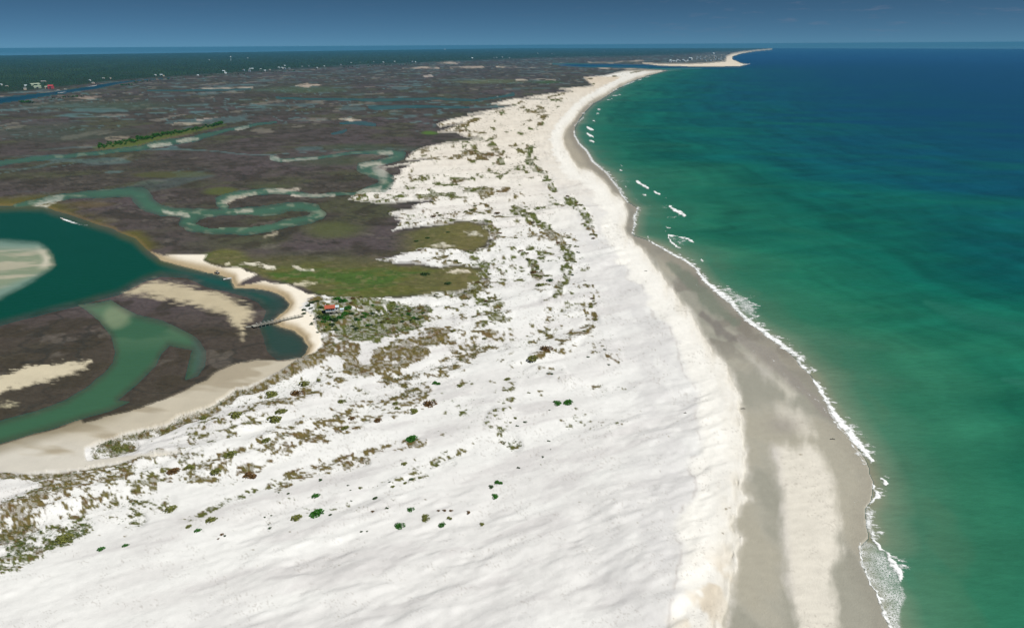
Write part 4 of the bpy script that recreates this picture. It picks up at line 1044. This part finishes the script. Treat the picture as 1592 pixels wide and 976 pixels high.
# the pier
pa, pb = P(400, 509.5), P(471, 494.6)
dvec = pb - pa; L = dvec.length; pr = empty('pier', pa, math.atan2(dvec.y, dvec.x)); tag(pr, 'long weathered wooden pier with railings running from beach into the pool', 'pier')
bm = NB(); nb = int(L / .45)
for i in range(nb): box(bm, (i + .5) * L / nb, 0, 1.75 + random.uniform(-.015, .015), L / nb * .86, 2.0, .09)
for s in (-.8, .8): box(bm, L / 2, s, 1.6, L, .16, .22)
obj('deck', bm, M_wood, pr)
bm = NB(); box(bm, -1.2, .8, 1.72, 3.6, 5.0, .14); box(bm, -4.0, 4.2, .5, 5.2, 2.2, .3, R(-28)); obj('platform', bm, M_wood, pr)
npost = 13
for i in range(npost):
    x = L * i / (npost - 1)
    for s in (-1.05, 1.05):
        bm = NB(); bar(bm, (x, s, -1.8), (x, s, 3.0 + (.5 if i % 3 == 1 else 0)), .15, 8); po = obj('post', bm, M_wood, pr)
        if i < 6:
            bm = NB(); bar(bm, (x, s, 3.0), (x, s, 3.55), .2, 8); obj('post_cap', bm, M_white, po)
for s in (-1.05, 1.05):
    bm = NB(); box(bm, L / 2, s, 2.85, L, .12, .1); box(bm, L / 2, s, 2.3, L, .08, .1)
    for i in range(npost - 1):
        x0, x1 = L * i / (npost - 1), L * (i + 1) / (npost - 1)
        if i > 4: bar(bm, (x0, s * 1.02, 1.9), (x1, s * 1.02, 2.8), .05, 5)
    obj('railing', bm, M_wood, pr)
for x, y in [(399,520),(401,514)]:
    pl = NB(); bar(pl, (0, 0, -1.5), (0, 0, 2.2), .15, 8); bmesh.ops.create_cone(pl, segments=8, radius1=.2, radius2=.02, depth=.3, matrix=Matrix.Translation((0, 0, 2.35)))
    tag(obj('mooring_pile', pl, M_dwood, None, P(x, y)), 'dark mooring pile standing in the water near the pier head', 'pile', 'mooring piles by the pier head')

# boats
def hull_bm(L, B, D):
    bm = NB(); rows = []
    for t in np.linspace(0, 1, 9):
        wdt = B / 2 * (1 if t < .45 else math.sqrt(max(1 - ((t - .45) / .55) ** 2, .0006))) * (.92 + .08 * min(1, t * 4))
        k = D * (.85 + .35 * t * t); x = L * (t - .5)
        kx = x + (.0 if t < .8 else (t - .8) * L * .12)
        rows.append([bm.verts.new(p) for p in ((kx, -wdt, k), (x, -wdt * .85, D * .25), (x, 0, -D * .2 + D * .5 * max(0, t - .7) / .3 * .6), (x, wdt * .85, D * .25), (kx, wdt, k), (kx, wdt * .82, k * .98), (kx, wdt * .74, D * .45), (kx, -wdt * .74, D * .45), (kx, -wdt * .82, k * .98))])
    for a, b in zip(rows[:-1], rows[1:]):
        for i in range(9): bm.faces.new((a[i], a[(i + 1) % 9], b[(i + 1) % 9], b[i]))
    bm.faces.new(rows[0][::-1]); bm.faces.new(rows[-1])
    bmesh.ops.recalc_face_normals(bm, faces=bm.faces); return bm
def boat(x, y, rz, L, B, hullm, lab, group=None, canopy=False, cabin=False):
    r = empty('motorboat', P(x, y, .12), rz); tag(r, lab, 'boat', group)
    D = .34 * B
    obj('hull', hull_bm(L, B, D), hullm, r)
    bm = NB(); box(bm, -.02 * L, 0, D * .45 + .35, .12 * L, B * .32, .9); co_ = obj('console', bm, M_white, r)
    bm = NB(); box(bm, .05 * L, 0, D * .45 + 1.0, .05, B * .32, .5, 0, Matrix.Rotation(R(-20), 4, 'Y')); obj('windshield', bm, M_glass, co_)
    bm = NB(); box(bm, -.16 * L, 0, D * .45 + .2, .08 * L, B * .5, .5); obj('seat', bm, M_tan, r)
    bm = NB(); box(bm, -.5 * L - .2, 0, D + .25, .5, .45, .7); box(bm, -.5 * L - .25, 0, D * .2, .2, .14, 1.1); obj('outboard_motor', bm, M_black, r)
    if canopy:
        bm = NB(); box(bm, -.02 * L, 0, D * .45 + 2.0, .3 * L, B * .75, .1); cp = obj('canopy', bm, M_navy, r)
        bm = NB()
        for sx in (-.14, .1):
            for sy in (-.3, .3): bar(bm, (sx * L, sy * B, D * .4), (sx * L, sy * B, D * .45 + 1.96), .04, 5)
        obj('canopy_frame', bm, M_pale, cp)
    if cabin:
        bm = NB(); box(bm, .08 * L, 0, D * .9 + .5, .3 * L, B * .6, 1.3); obj('cabin', bm, M_white, r)
    return r
def heading(a, b):
    d = P(*b) - P(*a); return math.atan2(d.y, d.x)
def wake(name, pts, lab):
    """foam trail: ribbon lying just above the water, pts (x, y, half width m, cover)"""
    p = [P(x, y, .16) for x, y, w_, c_ in pts]; V = []; cov = []; F = []
    for i, q_ in enumerate(p):
        d = (p[min(i + 1, len(p) - 1)] - p[max(i - 1, 0)]); d.normalize(); nrm = Vector((-d.y, d.x, 0))
        for k, s in enumerate((-1, -.5, 0, .5, 1)):
            V.append(q_ + nrm * s * pts[i][2]); cov.append(pts[i][3] * (1 - .55 * abs(s)))
    for i in range(len(p) - 1):
        for k in range(4): F.append((i * 5 + k, i * 5 + k + 1, (i + 1) * 5 + k + 1, (i + 1) * 5 + k))
    me = np_mesh(name, np.array([list(v) for v in V]), np.array(F), True, dict(cover=np.array(cov), lace=np.zeros(len(V))))
    return tag(link(name, me, M_foam), lab, kind='stuff')
boat(96.5, 340.6, heading((126, 349), (96.5, 340.6)), 7.5, 2.6, M_white, 'white motorboat speeding across the dark green bay ahead of its foam wake')
wake('boat_wake', [(98,341,1.4,1.1),(103,342.6,2.4,1.0),(109,344.6,2.4,.85),(115,347,2.4,.7),(124,349,2.6,.5),(136,350.6,3,.36)], 'white foam wake trailing behind the motorboat in the bay')
boat(338, 425.4, heading((334, 424), (342, 426)), 6.4, 2.5, M_navy, 'dark blue motorboat with canopy moored off the sandy bay beach', canopy=True)
boat(354, 434.4, heading((348, 435), (360, 433)), 7.2, 2.5, M_white, 'long white open boat moored at the sandy bay beach below the dark one')
boat(773, 150.8, R(30), 9, 3, M_white, 'tiny white boat on the thin creek by the dune edge', cabin=True)
boat(150, 133.2, heading((140, 134.6), (150, 133.2)), 13, 4, M_white, 'white boat with a wake running up the far blue waterway', cabin=True)
wake('boat_wake', [(149.6,133.3,4,1.2),(146,133.8,6,1.1),(141,134.5,7,.8),(134,135.4,7,.5)], 'white wake behind the boat on the far waterway')
boat(91, 144.8, heading((101, 143.6), (91, 144.8)), 13, 4, M_white, 'white boat with a short wake passing the marina basin', cabin=True)
wake('boat_wake', [(91.4,144.8,4,1.2),(95,144.4,6,1.0),(102,143.2,7,.6)], 'short white wake behind the boat passing the marina')
boat(89.6, 140.8, R(20), 16, 5, M_white, 'left of the two large white boats docked at the marina', cabin=True)
boat(100, 139.6, R(20), 18, 6, M_white, 'right of the two large white boats docked at the marina', cabin=True)

# far houses: three kinds, copied with their parts
def far_house(wall_m, roof_m, sx, sy, hgt):
    r = empty('house', (0, 0, 0))
    bm = NB(); gabled_walls(bm, -sx / 2, sx / 2, -sy / 2, sy / 2, 0, hgt, hgt + sy * .3); obj('wall', bm, wall_m, r)
    bm = NB(); gable(bm, -sx / 2, sx / 2, -sy / 2, sy / 2, hgt, hgt + sy * .3 + .1, .4, .8); rf = obj('roof', bm, roof_m, r)
    bm = NB(); box(bm, sx * .25, sy * .12, hgt + sy * .3, 1.3, 1.3, 2.6); obj('chimney', bm, M_brick, rf)
    bm = NB()
    for i in range(4): box(bm, -sx / 2 + sx * (i + .5) / 4, -sy / 2 - .04, hgt * .6, sx * .12, .1, hgt * .25)
    obj('window', bm, M_glass, r)
    return r
PROTO = {'white': far_house(M_white, M_pale, 16, 11, 8), 'grey': far_house(M_blue, M_grey, 15, 11, 8.5), 'tan': far_house(M_tan, M_grey, 17, 12, 7.5)}
first = set()
def place_house(kindn, x, y, k, lab, group, rz=None):
    src = PROTO[kindn]
    if kindn not in first: first.add(kindn); r = src
    else:
        r = src.copy(); COL.objects.link(r)
        for ch in list(src.children):
            c_ = ch.copy(); COL.objects.link(c_); c_.parent = r
            for g_ in ch.children:
                d_ = g_.copy(); COL.objects.link(d_); d_.parent = c_
    r.location = P(x, y, 1.6); r.scale = (k, k, k); r.rotation_euler.z = random.uniform(-.8, .8) if rz is None else rz
    return tag(r, lab, 'house', group)
for kindn, x, y, k in [('white',348,112.8,1.9),('white',351,115.4,1.5),('grey',379,110.6,1.6),('white',389,108.8,1.6),('white',392.5,108.6,1.6),('grey',388,112,1.8),('white',405.5,109.4,1.4),('white',412,111.4,1.4),('tan',419.6,110,1.3),('white',433.7,106.8,1.6),('white',439,107.4,1.8),('grey',443,108,1.6),('white',443,103.6,1.5),('grey',450,108,1.5),('white',308,118.6,1.2),('white',242,118.6,1.4),('white',251,118.6,1.6),('tan',254,119.4,1.3),('tan',172,123.6,1.3),('tan',161,123.8,1.3),('white',2.5,133.6,1.2),('tan',11,136,1.1),('white',40,135.4,1.2),('tan',39,140.4,1.2),('white',493,107,1.4),('white',546,99,1.5),('grey',530,102,1.4),('grey',581,97.4,1.4),('white',596,98.4,1.8),('white',613.6,97,1.6),('grey',641,97,1.7),('white',646,97.6,1.4),('white',734,91.6,2.4),('grey',768,91,1.6),('white',772,90.6,1.8),('white',781,90,1.8),('white',792,91,1.4),('grey',560,98.4,1.3),('grey',470,105,1.3),('grey',480,104,1.3),('white',504,104,1.3),('white',836,84,2.0),('grey',858,84.6,1.8),('grey',940,80.4,2.0),('white',325.6,94.4,1.7),('white',385,91.4,1.8),('white',140,126.6,1.1),('tan',145,131,1.2)]:
    place_house(kindn, x, y, k * .62, {'white': 'white house at the forest edge along the far marsh shore', 'grey': 'grey house at the forest edge along the far marsh shore', 'tan': 'tan house at the forest edge along the far marsh shore'}[kindn], 'houses along the mainland shore')
for i in range(56):
    t = rng.random() ** .6
    x = 1066 + 62 * t; y = rng.uniform(np.interp(x, [1066, 1128], [91, 84.6]), np.interp(x, [1066, 1100, 1128], [96, 97, 95.4]))
    if i % 4 == 0: x, y = rng.uniform(1040, 1070), rng.uniform(94, 97.4)
    kindn = ['white', 'grey', 'tan', 'grey'][i % 4]
    place_house(kindn, x, y, rng.uniform(.85, 1.35), {'white': 'white beach house in the crowded far town behind the point', 'grey': 'grey beach house in the crowded far town behind the point', 'tan': 'tan beach house in the crowded far town behind the point'}[kindn], 'beach houses of the far town')
place_house('white', 1073.6, 93.6, 2.4, 'largest white building standing apart at the left of the far town', None)
place_house('white', 1109, 84.6, 2.2, 'long white building at the back of the far town', None)
place_house('white', 691.5, 78, 3.4, 'long white building alone near the forested horizon', None)
for x, y in [(1136,84.2),(1139,83.4),(1143,82.6),(1147,81.8)]:
    place_house('tan', x, y, 1.5, 'tan beach house in a row on the receding far shore', 'houses along the receding far shore')

# marina sheds
def shed(name, x, y, rz, sx, sy, h, wall_m, roof_m, lab):
    r = empty(name, P(x, y, 1.6), rz); tag(r, lab, 'boathouse')
    bm = NB(); gabled_walls(bm, -sx / 2, sx / 2, -sy / 2, sy / 2, 0, h, h + sy * .18); obj('wall', bm, wall_m, r)
    bm = NB(); gable(bm, -sx / 2, sx / 2, -sy / 2, sy / 2, h, h + sy * .18 + .1, .5, 1); obj('roof', bm, roof_m, r)
    bm = NB(); box(bm, 0, -sy / 2 - .06, h * .42, sx * .3, .16, h * .8); dr = obj('door', bm, M_dark, r)
    bm = NB(); box(bm, sx * .1, -sy / 2 - .2, h * .4, .4, .2, .8); obj('handle', bm, M_pale, dr)
shed('boathouse', 79.5, 138.6, R(14), 22, 24, 13, M_pink, M_pink, 'bright red boathouse on the marina shore')
shed('boathouse', 59, 138, R(20), 30, 20, 8, M_green, M_green, 'pale long roofed shed left of the red boathouse')
shed('boathouse', 54, 133.6, R(75), 60, 16, 8, M_green, M_green, 'narrow pale shed reaching back into the trees near the marina')
shed('boathouse', 73, 138.6, R(14), 13, 14, 9, M_tan, M_green, 'small tan shed touching the red boathouse')
shed('boathouse', 68, 129, R(8), 26, 14, 7, M_tan, M_grey, 'grey roofed shed among trees above the marina')

# water tower
wtw = empty('water_tower', P(359, 94.6, 1.5)); tag(wtw, 'white bulb topped water tower rising above the forest', 'water tower')
bm = NB(); bmesh.ops.create_uvsphere(bm, u_segments=20, v_segments=12, radius=10.5, matrix=Matrix.Translation((0, 0, 50)) @ Matrix.Diagonal((1, 1, .82, 1))); obj('tank', bm, M_white, wtw)
bm = NB(); bmesh.ops.create_cone(bm, segments=16, radius1=5, radius2=2.6, depth=10, matrix=Matrix.Translation((0, 0, 5))); bar(bm, (0, 0, 10), (0, 0, 43), 2.6, 16); obj('stem', bm, M_pale, wtw)

# driftwood on the beach; first log stands in for an unidentified dark speck
for x, y, l_, lab in [(1004,424.6,2.6,'dark log-shaped speck on the dry upper beach'),(1155,637,2.4,'dark driftwood log at the wet edge of the beach'),(1294,684,2.4,'grey driftwood branch beside the pale sand bar'),(1065,645,1.4,'small dark driftwood stick on the open upper beach')]:
    bm = NB(); bar(bm, (-l_ / 2, 0, .2), (l_ * .1, .15, .3), .22, 7); bar(bm, (l_ * .1, .15, .3), (l_ / 2, -.1, .2), .16, 7); bar(bm, (0, .1, .3), (.3, .7, .6), .08, 6)
    tag(obj('driftwood', bm, M_dwood, None, P(x, y, zat(x, y))), lab, 'driftwood')
# ------------------------------------------------------------------ light
w = bpy.data.worlds.new('World'); SC.world = w; w.use_nodes = True
nt = w.node_tree; bg = nt.nodes['Background']
SUN_EL, SUN_AZ = R(56), R(118)        # azimuth clockwise from +Y
sky = nt.nodes.new('ShaderNodeTexSky'); sky.sky_type = 'NISHITA'; sky.sun_disc = False
sky.sun_elevation = SUN_EL; sky.sun_rotation = SUN_AZ; sky.air_density = .12; sky.dust_density = 0.0; sky.ozone_density = 6.0; sky.altitude = 200
mul = nt.nodes.new('ShaderNodeMixRGB'); mul.blend_type = 'MULTIPLY'; mul.inputs[0].default_value = 1; mul.inputs[2].default_value = (.9, 1.2, .95, 1)
nt.links.new(sky.outputs[0], mul.inputs[1]); 
tc = nt.nodes.new('ShaderNodeTexCoord'); cm = nt.nodes.new('ShaderNodeMapping'); cm.inputs['Scale'].default_value = (26, 26, 190); nt.links.new(tc.outputs['Generated'], cm.inputs[0])
cn = noise(nt, cm.outputs[0], 1.0, 5, .6); sx_ = nt.nodes.new('ShaderNodeSeparateXYZ'); nt.links.new(tc.outputs['Generated'], sx_.inputs[0])
cm1 = rng_node(nt, cn, .56, .76, 0, .3); cm2 = rng_node(nt, sx_.outputs[0], .05, .3, .12, 1); cm3 = rng_node(nt, sx_.outputs[2], .004, .02, 0, 1)
cf = math_node(nt, 'MULTIPLY', math_node(nt, 'MULTIPLY', cm1, cm2), cm3)
cl_ = nt.nodes.new('ShaderNodeMixRGB'); nt.links.new(cf, cl_.inputs[0]); nt.links.new(mul.outputs[0], cl_.inputs[1]); cl_.inputs[2].default_value = (3.2, 3.4, 4.6, 1)
nt.links.new(cl_.outputs[0], bg.inputs[0]); bg.inputs[1].default_value = .056
sl = bpy.data.lights.new('sun', 'SUN'); sl.energy = 4.8; sl.angle = R(.5); sl.color = (1, .98, .945)
so_ = bpy.data.objects.new('sun', sl); COL.objects.link(so_)
dv = Vector((math.sin(SUN_AZ) * math.cos(SUN_EL), math.cos(SUN_AZ) * math.cos(SUN_EL), math.sin(SUN_EL)))
so_.rotation_euler = dv.to_track_quat('Z', 'Y').to_euler(); so_.location = (0, 0, 150)
SC.view_settings.view_transform = 'Standard'; SC.view_settings.look = 'None'; SC.view_settings.gamma = 1
SC.view_settings.exposure = .16

# ------------------------------------------------------------------ the hazy air over the sea and marsh
bm = NB(); bmesh.ops.create_cube(bm, size=1, matrix=Matrix.Translation((0, 18000, (H + 2 - 4) / 2)) @ Matrix.Diagonal((90000, 60000, H + 2 + 4, 1)))
hm = bpy.data.materials.new('haze'); hm.use_nodes = True; ht = hm.node_tree; ht.nodes.clear()
ho = ht.nodes.new('ShaderNodeOutputMaterial'); hv = ht.nodes.new('ShaderNodeVolumePrincipled')
hv.inputs['Color'].default_value = (.09, .36, .6, 1); hv.inputs['Density'].default_value = 3.2e-5; hv.inputs['Anisotropy'].default_value = 0.0
ht.links.new(hv.outputs[0], ho.inputs['Volume'])
tag(obj('haze', bm, hm), 'thin blue haze in the air', kind='stuff')
